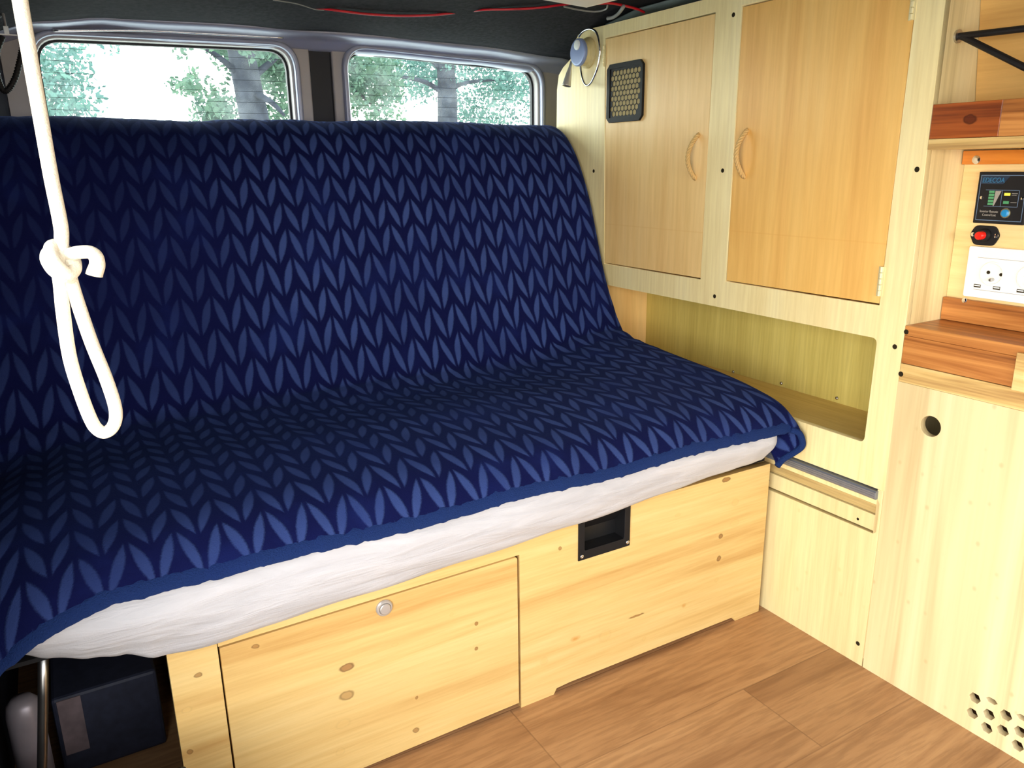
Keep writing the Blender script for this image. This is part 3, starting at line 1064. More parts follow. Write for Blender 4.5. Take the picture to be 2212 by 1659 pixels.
# mattress in its white sheet: folded into a seat and a back
mat = thing('mattress', 'folded sofa bed mattress in a white cotton sheet under the blue blanket', 'mattress', (-0.75, 0.25, 0.378))
MB_ = [(-1.50, .405), (-1.46, .408), (-1.43, .398), (-1.38, .384), (-1.345, .376), (-1.30, .356), (-1.25, .350), (-1.15, .354), (-0.985, .360), (-0.8, .366), (-0.576, .377), (-0.35, .390), (-0.21, .399), (-0.05, .404)]
sb = B()
XM0, XM1 = -1.505, -0.046
xsm = []
nx = 220
rw = []
for i in range(nx + 1):
    x = XM0 + (XM1 - XM0) * i / nx
    el = min(1.0, (x - XM0) / 0.09); er = min(1.0, (XM1 - x) / 0.035)
    kl = math.sqrt(max(0, 1 - (1 - el) ** 2)); kr = math.sqrt(max(0, 1 - (1 - er) ** 2))
    k_ = min(kl, kr)
    zb = lerp(x, MB_)
    zt = 0.528 - (0.35 * (-1.36 - x) ** 1.5 if x < -1.36 else 0)
    yb = 0.03 * (1 - k_)
    loop = []
    sec = [(0.50, zt - 0.025), (0.25, zt - 0.012), (0.06, zt - 0.004), (0.01, zt - 0.014), (-0.022, zt - 0.03)]
    nf = 16
    for a in range(nf + 1):
        t = a / nf
        z = (zt - 0.04) * (1 - t) + zb * t
        bul = math.sin(PI * (0.18 + 0.72 * t))
        sec.append((-0.012 - 0.036 * bul, z))
    sec += [(-0.003, zb + 0.003), (0.000, max(0.3845, zb + 0.002)), (0.03, 0.3845), (0.25, 0.3845), (0.50, 0.3845)]
    for (y, z) in sec:
        yy = y if y > 0.2 else y + yb
        wr = 0.0050 * mnoise.noise((x * 2.2, z * 34.0 + x * 5.0, 0.4)) + 0.002 * mnoise.noise((x * 7, z * 60 - x * 11, 2.4))
        if x < -1.14: wr += 0.011 * min(1, (-1.14 - x) / 0.12) * mnoise.noise((x * 8, z * 16, 7.7))
        if x > -0.16: wr += 0.004 * mnoise.noise((x * 22, z * 22, 1.7))
        zm = (zt + zb) / 2
        loop.append((x, yy + (wr if y < 0.2 else 0), zm + (z - zm) * (0.55 + 0.45 * k_)))
    rw.append(loop)
vs = grid(sb, rw)
for side in (vs[0], vs[-1]):
    sb.faces.new(side)
nl = len(vs[0])
for i in range(len(vs) - 1):
    sb.faces.new((vs[i][0], vs[i + 1][0], vs[i + 1][nl - 1], vs[i][nl - 1]))
mk('seat_cushion', sb, M['sheet'], mat, smooth=True)
cb_ = B()
ins = []
for i in range(0, NS + 1, 4):
    p, s = prof[i]
    if p.z > 0.60 and p.y > 0.5:
        ins.append(Vector((0, p.y, p.z)) - nrm[i] * (0.016 + 0.03 * min(max((0.86 - p.z) / 0.2, 0), 1) * (p.y < 0.8)))
ins = ins + [Vector((0, 0.62, 0.51)), Vector((0, 0.98, 0.51))]
prism(cb_, [(XL + 0.03, v.y, v.z) for v in ins], (XM1 - XL - 0.03, 0, 0))
mk('back_cushion', cb_, M['sheet'], mat, smooth=False)

# ------------------------------------------------------------------ bench box under the bed
bench = thing('bench_box', 'low knotty pine box under the bed with a drop-down front', 'bench', (-0.65, 0.3, 0))
fp = [XZ(1640, 1325), XZ(1592, 1336), XZ(1577, 1329), XZ(1228, 1474), XZ(1200, 1479), XZ(1197, 1491), XZ(1135, 1520), XZ(1132, 1527), XZ(1124, 1205)]
x1 = -0.022
xd_ = -0.681
front = [(x1, 0.0), (-0.100, 0.0), (-0.112, 0.010), (-0.118, 0.014), (-0.565, 0.014), (-0.592, 0.013), (-0.600, 0.003), (-0.604, 0.0), (xd_, 0.0), (xd_, 0.331), (-1.214, 0.331), (-1.214, 0.349), (-1.0, 0.376), (x1, 0.376)]
front = [(x1, 0.0), (-0.100, 0.0), (-0.112, 0.012), (-0.565, 0.014), (-0.597, 0.012), (-0.604, 0.0), (xd_, 0.0), (xd_, 0.3335), (-1.2165, 0.3285), (-1.2165, 0.376), (x1, 0.376)]
plate('front_panel', front, [[(-0.5370, 0.300), (-0.4340, 0.300), (-0.4340, 0.3725), (-0.5370, 0.3725)]], 'y', 0.0, 0.018, M['pine_front'], bench, bevel=0.0008)
dr = plate('drop_front', rounded([(-1.2145, 0.004), (xd_ - 0.0035, 0.012), (xd_ - 0.0035, 0.3295), (-1.2145, 0.3245)], [0.0, 0.0, 0.006, 0.002]), [], 'y', 0.0015, 0.0195, M['pine_drawer'], bench, bevel=0.0008)
plate('side_board', [(-1.288, 0.0), (-1.2175, 0.0), (-1.2175, 0.376), (-1.288, 0.376)], [], 'y', 0.0, 0.018, M['pine_side'], bench, bevel=0.0008)
b = B()
box(b, -1.266, -1.250, 0.018, 0.93, 0.0, 0.376)
box(b, x1 - 0.018, x1, 0.018, 0.93, 0.0, 0.376)
box(b, -1.250, x1 - 0.018, 0.912, 0.93, 0.0, 0.376)
mk('carcass', b, M['pine_side'], bench)
b = B(); box(b, -1.50, x1, 0.018, 0.98, 0.3765, 0.383)
mk('bed_base', b, M['black'], bench)
# push-button lock
kp = at(830, 1313, 'y', 0)
b = B(); lathe(b, (kp.x, 0.0015, kp.z), (0, -1, 0), [(0, 0.0148), (0.003, 0.0148), (0.0052, 0.0128), (0.0056, 0.0108), (0.0038, 0.0100)], 40)
kb = mk('button_ring', b, M['knob'], dr, smooth=False, label='round satin steel button surround')
b = B(); lathe(b, (kp.x, 0.0015, kp.z), (0, -1, 0), [(0.003, 0.0096), (0.0072, 0.0096), (0.0082, 0.0084), (0.0085, 0.004)], 36)
mk('push_button', b, M['knob'], dr)
# recessed black cup handle
hx0, hx1, hz0, hz1 = -0.5485, -0.4225, 0.2835, 0.3755
hole = [(hx0 + .014, hz0 + .019), (hx1 - .014, hz0 + .019), (hx1 - .014, hz1 - .006), (hx0 + .014, hz1 - .006)]
hd = plate('recessed_handle', [(hx0, hz0), (hx1, hz0), (hx1, hz1 - 0.001), (hx0, hz1 - 0.001)], [rounded(hole, 0.004)], 'y', -0.003, 0.001, M['black'], bench, bevel=0.0006, label='black plastic recessed cup handle')
b = B()
X0, X1 = hx0 + .014, hx1 - .014
Z_0, Z_1 = hz0 + .019, hz1 - .006
# cup let into the panel: floor, sides and a back that slopes up to the top edge
box(b, X0 - .001, X1 + .001, -0.0005, 0.032, Z_0 - .0015, Z_0)
box(b, X0 - .0015, X0, -0.0005, 0.032, Z_0, Z_1)
box(b, X1, X1 + .0015, -0.0005, 0.032, Z_0, Z_1)
prism(b, [(X0, 0.030, Z_0), (X1, 0.030, Z_0), (X1, 0.030, Z_0 + .03), (X0, 0.030, Z_0 + .03)], (0, 0.002, 0))
prism(b, [(X0, 0.030, Z_0 + .03), (X1, 0.030, Z_0 + .03), (X1, 0.000, Z_1), (X0, 0.000, Z_1)], (0, 0.002, 0))
mk('cup', b, plain('cup_black', lin(16, 16, 18), 0.5), hd)
for sx, sz in ((hx0 + .0075, hz0 + .0085), (hx1 - .006, hz0 + .009)):
    b = B(); lathe(b, (sx, -0.003, sz), (0, -1, 0), [(0, .0042), (.0012, .0040), (.002, .0028), (.0021, .0012), (.0014, .0010)], 20)
    mk('screw', b, M['chrome'], hd, smooth=True)

# ------------------------------------------------------------------ things in the dark left corner
b = B()
post = [at(94, 1405, 'y', 0.06), at(93, 1500, 'y', 0.06), at(92, 1600, 'y', 0.06), at(90, 1700, 'y', 0.06)]
post[0].z = 0.373
lastp = post[-1] + (post[-1] - post[-2]) * 1.2
lastp.z = 0.0
tube(b, [post[0], post[1], post[2], post[3], lastp], 0.0068, 16)
tag(mk('bed_leg', b, M['steel'], smooth=True), 'thin round steel leg under the left end of the bed', 'bed leg')
b = B()
cy_ = at(45, 1505, 'y', 0.20)
lathe(b, (cy_.x, 0.20, 0.0), (0, 0, 1), [(0, .026), (cy_.z - .03, .026), (cy_.z - .012, .023), (cy_.z - .002, .015), (cy_.z, .004)], 28)
tag(mk('bottle', b, M['cream_pipe'], smooth=True), 'pale grey round-topped cylinder in the dark left of the steel leg', 'bottle')
sbx = thing('storage_box', 'dark blue plastic crate in the dark gap behind the steel leg', 'box', (-1.37, 0.35, 0))
tl_ = at(118, 1512, 'y', 0.26)
b = B(); box(b, -1.462, -1.295, 0.26, 0.60, 0.0, tl_.z)
mk('body', b, M['dark_blue_box'], sbx, bevel=0.006)
la, lb_ = at(121, 1518, 'y', 0.2585), at(176, 1518, 'y', 0.2585)
lo = at(121, 1640, 'y', 0.2585)
b = B(); box(b, la.x, lb_.x, 0.2580, 0.2600, max(lo.z, 0.004), la.z)
mk('card_label', b, M['dirty_label'], sbx, label='dusty pinkish card on the left of the front')
# black box lid in the bottom left corner of the view
ye = -0.10
pa = at(403, 1646, 'y', ye)
b = B(); box(b, WL + 0.015, pa.x, ye - 0.30, ye, 0.0, pa.z)
tag(mk('toolbox', b, M['black'], bevel=0.008), 'flat black box on the floor in front of the left end of the bench', 'box')

# ------------------------------------------------------------------ wall cabinet
cab = thing('wall_cabinet', 'pale plywood wall cabinet with two honey doors and an open niche', 'cabinet', (0.1, 0.3, 0))
TH = 0.015
YP = -0.2655     # right edge of the frame board
outl = [(YP, 0.400), (YP, 1.380)] + [YZ(1300, 56), YZ(1286, 59), YZ(1264, 66), YZ(1249, 75), YZ(1241, 92), YZ(1232, 128), YZ(1216, 146), YZ(1207, 162), YZ(1203, 195)] + [(0.905, 1.14), (0.905, 0.60), (0.905, 0.400)]
outl[1] = (YP, 1.381)
g = 0.0018


def quad(c): return [YZ(*p) for p in c]


dl = quad([(1305.5, 568), (1512, 600), (1544, 31), (1308, 83)])
drr = quad([(1568.5, 606), (1898, 656), (1982, 10), (1611, 12)])
drr[2] = (drr[1][0] - 0.0045, 1.347)
drr[3] = (drr[0][0], 1.347)
dl = [(dl[0][0], .7600), (dl[1][0], .7600), (dl[2][0], 1.3465), (dl[3][0], 1.3465)]


def grow(poly, d):
    c = Vector((sum(p[0] for p in poly) / 4, sum(p[1] for p in poly) / 4))
    return [(p[0] + math.copysign(d, p[0] - c.x), p[1] + math.copysign(d * 1.6, p[1] - c.y)) for p in poly]


niche = [(-0.2085, 0.4855), (0.685, 0.4855), (0.685, 0.6985), (-0.2115, 0.6985)]
plate('face_frame', outl, [grow(dl, g), grow(drr, g), rounded(niche, [0.012, 0.0, 0.0, 0.012])], 'x', 0.0, TH, M['ply_frame'], cab, bevel=0.0006)


def rope_handle(px0, py0, px1, py1, parent):
    a = at(px0, py0, 'x', 0.0)
    c = at(px1, py1, 'x', 0.0)
    n = 40
    path = []
    for i in range(n + 1):
        t = i / n
        p = a.lerp(c, t)
        p.x = 0.002 - 0.030 * math.sin(PI * t) ** 0.8
        path.append(p)
    b = B()
    rope_strands(b, path, 0.0060, 0.024)
    mk('rope_handle', b, M['handle_rope'], parent, smooth=True, label='short twisted sisal rope handle')


def hinge(y, z0, z1, parent):
    b = B()
    n = 5
    for i in range(n):
        a = z0 + (z1 - z0) * i / n
        cyl(b, (-0.003, y, a + 0.0006), (-0.003, y, a + (z1 - z0) / n - 0.0006), 0.0032, 12)
    box(b, -0.0015, 0.0002, y - 0.006, y + 0.006, z0, z1)
    mk('hinge', b, M['hinge'], parent, label='small brass butt hinge')


doorL = plate('door', dl, [], 'x', 0.0012, TH, M['ply_pink'], cab, bevel=0.0008, label='smaller left door with black vent grille')
doorR = plate('door', drr, [], 'x', 0.0012, TH, M['ply_door'], cab, bevel=0.0008, label='larger right door of honey plywood')
rope_handle(1509, 290, 1501, 386, doorL)
rope_handle(1614, 281, 1607, 383, doorR)
hy = YZ(1305, 122)
hinge(hy[0], hy[1] - 0.026, hy[1] + 0.026, doorL)
hy = YZ(1903, 608)
hinge(hy[0], hy[1] - 0.028, hy[1] + 0.028, doorR)
hinge(hy[0] - 0.002, 1.262, 1.312, doorR)
# vent grille on the left door
X_ = -0.0045
vo_ = [YZ(*p, X_) for p in ((1312.6, 144.6), (1318.6, 139.8), (1382.5, 127.8), (1390.2, 133.8), (1386.8, 253.1), (1381.3, 259.9), (1315, 265.7), (1310.2, 260.4))]
ya = [p[0] for p in vo_]; za = [p[1] for p in vo_]
y_lo, y_hi, z_lo, z_hi = min(ya), max(ya), min(za), max(za)
vo_ = rounded([(y_lo, z_lo), (y_hi, z_lo), (y_hi, z_hi), (y_lo, z_hi)], 0.012, 1)
cy0, cy1, cz0, cz1 = y_lo + 0.010, y_hi - 0.014, z_lo + 0.013, z_hi - 0.013
hr_ = 0.0084
hexes = []
dyh = (hr_ * math.sqrt(3)) * 1.0
row = 0
z = cz0 + hr_
while z < cz1 - hr_ * 0.7:
    y = cy0 + dyh / 2 + (dyh / 2 if row % 2 else 0)
    while y < cy1 - dyh * 0.4:
        # clipped corners: leave the lower right and lower left corner solid
        if not (y - cy0 < 0.030 and z - cz0 < 0.030 - (y - cy0)) and not (cy1 - y < 0.02 and cz1 - z < 0.02 - (cy1 - y)):
            hexes.append([(y + (hr_ - 0.0009) * math.sin(PI / 3 * k_), z + (hr_ - 0.0009) * math.cos(PI / 3 * k_)) for k_ in range(6)])
        y += dyh
    z += hr_ * 1.5
    row += 1
ring = [(cy0 - .001, cz0 - .001), (cy1 + .001, cz0 - .001), (cy1 + .001, cz1 + .001), (cy0 - .001, cz1 + .001)]
vg = plate('vent_frame', vo_, [ring], 'x', -0.0065, 0.0008, M['black'], doorL, bevel=0.0005, label='black bevelled vent frame')
plate('vent_honeycomb', [(cy0 - .002, cz0 - .002), (cy1 + .002, cz0 - .002), (cy1 + .002, cz1 + .002), (cy0 - .002, cz1 + .002)], hexes, 'x', -0.0042, -0.0030, M['black'], doorL, label='black honeycomb grille')
plate('filter_mesh', [(cy0 - .002, cz0 - .002), (cy1 + .002, cz0 - .002), (cy1 + .002, cz1 + .002), (cy0 - .002, cz1 + .002)], [], 'x', -0.0014, 0.0008,
      plain('tan_mesh', lin(190, 172, 122), 0.8, 0, 0.1, 300), doorL)
# niche lining
ND = 0.185
b = B(); box(b, ND, ND + 0.006, -0.24, 0.70, 0.40, 0.72); mk('niche_back', b, M['ply_inner'], cab)
b = B(); box(b, TH, ND, -0.235, 0.689, 0.470, 0.4845); mk('niche_floor', b, M['ply_shelf'], cab)
b = B(); box(b, TH, ND, 0.689, 0.704, 0.470, 0.715); mk('niche_end', b, M['ply_pink'], cab)
b = B(); box(b, TH, ND, -0.235, 0.689, 0.700, 0.715); mk('niche_top', b, M['ply_frame'], cab)
b = B(); box(b, TH, ND, -0.250, -0.2355, 0.02, 1.36); mk('side_panel', b, M['ply_frame'], cab)
b = B(); box(b, TH, ND, 0.885, 0.90, 0.40, 1.22); mk('side_panel', b, M['ply_frame'], cab)
b = B(); box(b, ND, ND + 0.006, -0.25, 0.90, 0.72, 1.36); mk('back_board', b, M['ply_inner'], cab)
for px, py in ((1584, 803), (1688, 828), (1808, 860)):
    p = at(px, py, 'x', ND)
    b = B(); lathe(b, (ND, p.y, p.z), (-1, 0, 0), [(0, .0042), (.0018, .0038), (.0032, .002), (.0035, .0005)], 16)
    mk('screw', b, M['steel'], cab, smooth=True, label='round screw head')
for px, py in ((1282.5, 369.5), (1561, 368.5), (1584.5, 32), (1543.6, 640), (1981, 366), (1933, 749)):
    p = at(px, py, 'x', 0)
    b = B(); lathe(b, (-0.0003, p.y, p.z), (1, 0, 0), [(0, .0048), (.0006, .0044)], 20)
    mk('screw_hole', b, M['hole'], cab, label='dark countersunk screw')
# base below the cabinet: panel with a notch, batten, ledge
notch = [(0.06, 0.0), (YP + 0.003, 0.0), (YP + 0.003, 0.3985), (-0.2525, 0.3985), (-0.2560, 0.372), (-0.2560, 0.306), (0.06, 0.301)]
notch = [(0.9, 0.0), (YP + 0.003, 0.0), (YP + 0.003, 0.3995), (-0.2500, 0.3995)] + rounded([(-0.2500, 0.380), (-0.2575, 0.372), (-0.2575, 0.308), (-0.2505, 0.3035)], [0, 0.004, 0.004, 0], 4) + [(0.06, 0.300), (0.9, 0.300)]
plate('base_panel', notch, [], 'x', 0.0, TH, M['poplar_low'], cab, bevel=0.0006)
b = B(); prism(b, [(0.004, 0.88, 0.3025), (0.004, -0.2515, 0.3070), (0.004, -0.2515, 0.3415), (0.004, 0.88, 0.338)], (0.020, 0, 0))
mk('batten', b, M['poplar_low'], cab, bevel=0.0008)
b = B(); prism(b, [(0.009, 0.88, 0.3395), (0.009, -0.252, 0.3425), (0.009, -0.252, 0.3620), (0.009, 0.88, 0.3590)], (0.03, 0, 0))
mk('ledge', b, M['ply_edge'], cab, bevel=0.0008)
b = B(); prism(b, [(0.006, 0.88, 0.3605), (0.006, -0.2525, 0.3632), (0.006, -0.2525, 0.3768), (0.006, 0.88, 0.3740)], (0.04, 0, 0))
mk('ledge', b, M['ply_frame'], cab, bevel=0.0008)
b = B(); box(b, 0.030, 0.034, YP + 0.004, 0.88, 0.29, 0.405); mk('notch_back', b, M['ply_frame'], cab)
for px, py in ((1660, 1037), (1853, 1121)):
    p = at(px, py, 'x', 0.004)
    b = B(); lathe(b, (0.0042, p.y, p.z), (-1, 0, 0), [(0, .0030), (.0005, .0028)], 16); mk('screw_hole', b, M['hole'], cab)
p = at(1853, 1390, 'x', 0)
b = B(); lathe(b, (0.0002, p.y, p.z), (-1, 0, 0), [(0, .005), (.0005, .0045)], 20); mk('screw_hole', b, M['hole'], cab)
# aluminium slide rail in the slot
b = B()
yr0 = -0.2525
prof_r = [(0.012, 0.3785), (-0.006, 0.3785), (-0.0085, 0.381), (-0.0085, 0.3935), (-0.006, 0.3965), (0.012, 0.3965)]
prism(b, [(x, yr0, z) for x, z in prof_r], (0, 0.90, 0))
for zz in (0.3845, 0.3890):
    box(b, -0.0092, -0.0080, yr0 + 0.002, yr0 + 0.88, zz, zz + 0.0016)
b2 = b
tag(mk('slide_rail', b2, M['alu'], bevel=0.0018), 'grey aluminium rail in the slot between cabinet frame and base panel', 'rail')

# reading lamp
lp = thing('reading_lamp', 'silver gooseneck reading lamp coiled on the upper corner of the cabinet', 'lamp', (0, 0.76, 1.30))
fc = at(1246.5, 113, 'x', -0.036)          # centre of the silver face
b = B(); lathe(b, (0.0, fc.y, fc.z), (-1, 0, 0), [(0, .040), (.004, .040), (.010, .034), (.022, .030), (.024, .029)], 40)
mk('mounting_disc', b, M['lamp_base'], lp, smooth=False, label='cream wooden mounting disc')
b = B(); lathe(b, (-0.024, fc.y, fc.z), (-1, 0, 0), [(0, .032), (.003, .0355), (.009, .0355), (.0118, .033), (.0122, .030)], 48)
mk('lamp_body', b, M['silver_plastic'], lp)
bt = at(1246, 97, 'x', -0.038)
b = B(); lathe(b, (-0.036, bt.y, bt.z), (-1, 0, 0), [(0, .0132), (.003, .0128), (.0042, .010), (.0045, .002)], 28)
mk('switch_button', b, M['button'], lp, smooth=True)
gx = -0.020
gp = [(1250, 80), (1256, 71), (1266, 64), (1277, 62.5), (1288, 70), (1294, 88), (1296, 112), (1292, 142), (1284, 165), (1275, 181), (1266, 184), (1259, 172), (1255, 152), (1254, 138)]
gpts = catmull([at(px, py, 'x', gx - 0.014 * (1 - i / 13.0)) for i, (px, py) in enumerate(gp)], 14)
b = B(); tube(b, gpts, [0.0026 + (0.0004 if i % 2 else 0) for i in range(len(gpts))], 12)
mk('gooseneck', b, M['chrome'], lp, smooth=True, label='ribbed chrome gooseneck loop')
h0, h1 = at(1234.5, 132, 'x', -0.03), at(1223.5, 186, 'x', -0.045)
ax_ = h1 - h0
b = B(); lathe(b, h0, ax_, [(0, .003), (ax_.length * .25, .0045), (ax_.length * .5, .008), (ax_.length * .97, .0125), (ax_.length, .0125), (ax_.length * .9, .0115)], 28)
mk('lamp_head', b, M['lamp_head'], lp, smooth=True, label='small chrome cone lamp head')

# ------------------------------------------------------------------ kitchen unit
kit = thing('kitchen_unit', 'pale streaked wood kitchen unit with round hole and honeycomb vents', 'cabinet', (0.15, -0.75, 0))
KZ = 0.626
hc_ = at(2010, 921, 'x', 0)
circ = [(hc_.y + 0.0195 * math.cos(2 * PI * i / 40), hc_.z + 0.0195 * math.sin(2 * PI * i / 40)) for i in range(40)]
hx = []
cents = [(2105.8, 1508), (2142, 1514), (2100, 1541), (2136, 1543.7), (2173, 1545.5), (2209, 1551), (2131, 1572.5), (2166, 1578), (2203.5, 1581), (2198, 1611)]
cw = [YZ(*c) for c in cents]
extra = [(cw[5][0] - 0.026, cw[5][1] - 0.002), (cw[8][0] - 0.026, cw[8][1]), (cw[9][0] - 0.026, cw[9][1])]
for i, (y, z) in enumerate(cw + extra):
    fl = 0.55 if i in (1, 5) else 1.0
    R = 0.0105
    hx.append([(y + R * math.cos(PI / 3 * k_), z + R * fl * math.sin(PI / 3 * k_)) for k_ in range(6)])
plate('front_panel', [(YP + 0.001, 0.0), (-1.40, 0.0), (-1.40, KZ), (YP + 0.001, KZ)], [circ] + hx, 'x', 0.0, 0.015, M['poplar'], kit, bevel=0.0005)
b = B(); box(b, 0.001, 0.30, YP, YP + 0.0145, 0.02, 1.355)
mk('side_panel', b, M['niche_side'], kit)
b = B(); box(b, 0.0, 0.30, -1.415, -1.4005, 0.0, 0.62); mk('end_panel', b, M['poplar'], kit)
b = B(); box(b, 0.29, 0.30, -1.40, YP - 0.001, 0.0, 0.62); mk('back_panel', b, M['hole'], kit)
# upper rear lining, leaning in at the top
b = B(); prism(b, [(0.134, YP - 0.001, 1.06), (0.134, -1.40, 1.06), (0.085, -1.40, 1.38), (0.085, YP - 0.001, 1.38)], (0.012, 0, 0))
mk('lining_panel', b, M['orange_ply'], kit, label='orange plywood lining above the shelf')
BX = 0.118
b = B(); box(b, BX, BX + 0.012, -1.40, YP - 0.0005, 0.735, 1.043)
mk('socket_board', b, M['board'], kit, label='pale orange board behind the sockets')

wt = thing('worktop', 'narrow brown acacia worktop with deep front edge beside the sockets', 'worktop', (0.06, -0.8, KZ))
b = B(); box(b, -0.001, BX - 0.001, -1.40, YP - 0.001, 0.715, 0.7335); mk('top_board', b, M['acacia'], wt, bevel=0.001)
b = B(); box(b, -0.0005, 0.020, -1.40, YP - 0.001, 0.6625, 0.7145); mk('front_board', b, M['acacia'], wt, bevel=0.001)
b = B(); box(b, -0.0015, 0.020, -1.40, YP - 0.001, KZ + 0.0005, 0.6615); mk('batten', b, M['sapwood'], wt, bevel=0.001, label='paler streaked batten below the front board')
b = B(); box(b, BX - 0.012, BX - 0.0005, -1.40, YP - 0.001, 0.7345, 0.777); mk('back_batten', b, M['acacia'], wt, bevel=0.001)
for px, py, X, mm in ((1958, 717, -0.0005, 'hole'), (1946, 808, -0.0015, 'hole'), (2083, 649, BX - 0.012, 'chrome')):
    p = at(px, py, 'x', X)
    b = B(); lathe(b, (X + 0.0005, p.y, p.z), (-1, 0, 0), [(0, .0052), (.0012, .0046), (.0016, .002)], 20)
    mk('screw', b, M[mm], wt, smooth=False)
eb = at(2201, 760, 'x', -0.004)
b = B(); box(b, -0.010, -0.0016, -1.40, eb.y, 0.660, 0.7235)
tag(mk('end_block', b, M['sapwood'], bevel=0.001), 'pale wood block fixed to the worktop front at the right edge', 'wood block')

sh = thing('shelf', 'reddish brown acacia shelf with tall front board above the sockets', 'shelf', (0.06, -0.8, 1.045))
ys_ = at(2163, 240, 'x', 0).y
b = B(); box(b, 0.0, 0.020, ys_, YP - 0.001, 1.0635, 1.120); mk('front_board', b, M['acacia_red'], sh, bevel=0.0008, label='dark red stave with a knot')
b = B(); box(b, 0.0, 0.020, -1.40, ys_ - 0.0003, 1.0635, 1.120); mk('front_board', b, M['acacia'], sh, bevel=0.0008)
b = B(); box(b, -0.001, 0.115, -1.40, YP - 0.001, 1.0455, 1.0630); mk('shelf_board', b, M['sapwood'], sh, bevel=0.001)
kq = at(2095, 258, 'x', 0)
b = B(); box(b, BX - 0.012, BX - 0.0005, -1.40, YP - 0.002, 1.0195, 1.0435); mk('back_batten', b, M['acacia_orange'], sh, bevel=0.0008)
p = at(2109, 345, 'x', BX - 0.012)
b = B(); lathe(b, (BX - 0.0118, p.y, p.z), (-1, 0, 0), [(0, .0078), (.0012, .0072), (.0018, .003)], 24); mk('screw', b, M['chrome'], sh)

# black iron rods in the upper niche
rx = 0.045
br = thing('rod_bracket', 'black iron V shaped rods above the acacia shelf', 'bracket', (rx, YP, 1.23))
p0 = at(2066, 79, 'x', rx); p0.y = YP - 0.003
r1 = at(2212, 62, 'x', rx); r1 = p0 + (r1 - p0) * 2.4
r2 = at(2212, 147, 'x', rx); r2 = p0 + (r2 - p0) * 2.4
b = B(); cyl(b, p0, r1, 0.0055, 16); mk('rod', b, M['black_iron'], br, smooth=False)
b = B(); cyl(b, p0 + Vector((0, -0.006, -0.001)), r2, 0.0055, 16); mk('rod', b, M['black_iron'], br)
b = B(); cyl(b, (rx, YP - 0.0002, p0.z), (rx, YP - 0.004, p0.z), 0.011, 28); mk('wall_plate', b, M['steel'], br, label='small round steel wall plate')

# inverter remote panel, black with prints
XB = BX - 0.009
rp = thing('remote_panel', 'black remote display panel with green bars and a blue button', 'control panel', (BX, -0.33, 0.95))


def face(px, py, dx=0.0): return at(px, py, 'x', XB + dx)


c1, c2 = face(2116, 371), face(2101, 481)
PY0 = (c1.y + c2.y) / 2
PZ1, PZ0 = c1.z, c2.z
PW = (PZ1 - PZ0) * 0.98
b = B(); box(b, XB, BX - 0.0002, PY0 - PW, PY0, PZ0, PZ1); mk('housing', b, M['black'], rp, bevel=0.0012)
fx = XB - 0.0002


def on(u, v): return Vector((fx, PY0 - PW * u, PZ1 + (PZ0 - PZ1) * v))


def strip(name, u0, v0, u1, v1, mat, d=0.0006):
    a, c = on(u0, v0), on(u1, v1)
    b = B(); box(b, fx - d, fx + 0.0004, min(a.y, c.y), max(a.y, c.y), min(a.z, c.z), max(a.z, c.z))
    return mk(name, b, mat, rp)


b = B()
for (u0, v0, u1, v1) in ((.05, .062, .95, .074), (.05, .93, .95, .942), (.05, .062, .058, .942), (.942, .062, .95, .942), (.18, .345, .84, .352), (.18, .66, .84, .667), (.832, .345, .84, .667), (.505, .345, .511, .667)):
    a, c = on(u0, v0), on(u1, v1)
    box(b, fx - 0.0003, fx + 0.0004, min(a.y, c.y), max(a.y, c.y), min(a.z, c.z), max(a.z, c.z))
mk('printed_lines', b, M['line_blue'], rp)
b = B(); prism(b, [on(.055, .08), on(.62, .08), on(.50, .235), on(.055, .235)], (0.0004, 0, 0)); mk('logo_field', b, M['logo_field'], rp)
UY = (0, -1, 0)
text_mesh('logo_text', 'EDECOA', 0.012, on(.085, .205) + Vector((-0.0006, 0, 0)), UY, (0, 0, 1), M['logo_blue'], rp, shear=0.15, width=PW * 0.43)
text_mesh('panel_text', 'Inverter Remote', 0.006, on(.12, .785) + Vector((-0.0005, 0, 0)), UY, (0, 0, 1), M['print_grey'], rp, width=PW * 0.36)
text_mesh('panel_text', 'Control Unit', 0.006, on(.18, .855) + Vector((-0.0005, 0, 0)), UY, (0, 0, 1), M['print_grey'], rp, width=PW * 0.27)
for i in range(5):
    strip('led_bar', .255, .362 + .058 * i, .36, .362 + .058 * i + .044, M['led_green'])
b = B(); prism(b, [on(.375, .365), on(.49, .365), on(.40, .60), on(.375, .655), on(.36, .655)], (0.0005, 0, 0)); mk('printed_wedge', b, M['print_grey'], rp)
strip('led_lamp', .56, .40, .67, .45, M['led_yellow'], 0.001)
strip('led_lamp', .56, .555, .665, .605, M['led_green'], 0.001)
strip('printed_mark', .70, .405, .81, .415, M['print_grey'])
strip('printed_mark', .70, .437, .79, .445, M['print_grey'])
strip('printed_mark', .70, .575, .81, .585, M['print_grey'])
c = on(.63, .785)
b = B(); lathe(b, c + Vector((0.0008, 0, 0)), (-1, 0, 0), [(0, PW * .075), (.004, PW * .072), (.005, PW * .05), (.0052, .001)], 32); mk('power_button', b, M['blue_button'], rp, smooth=False)
b = B(); lathe(b, c + Vector((0.0004, 0, 0)), (-1, 0, 0), [(0, PW * .10), (.0008, PW * .098)], 32); mk('button_ring', b, M['brass'], rp)
for u in (.115, .915):
    c = on(u, .50)
    b = B(); lathe(b, c + Vector((0.0004, 0, 0)), (-1, 0, 0), [(0, .0032), (.0012, .0028), (.0016, .001)], 16); mk('screw', b, M['chrome'], rp)

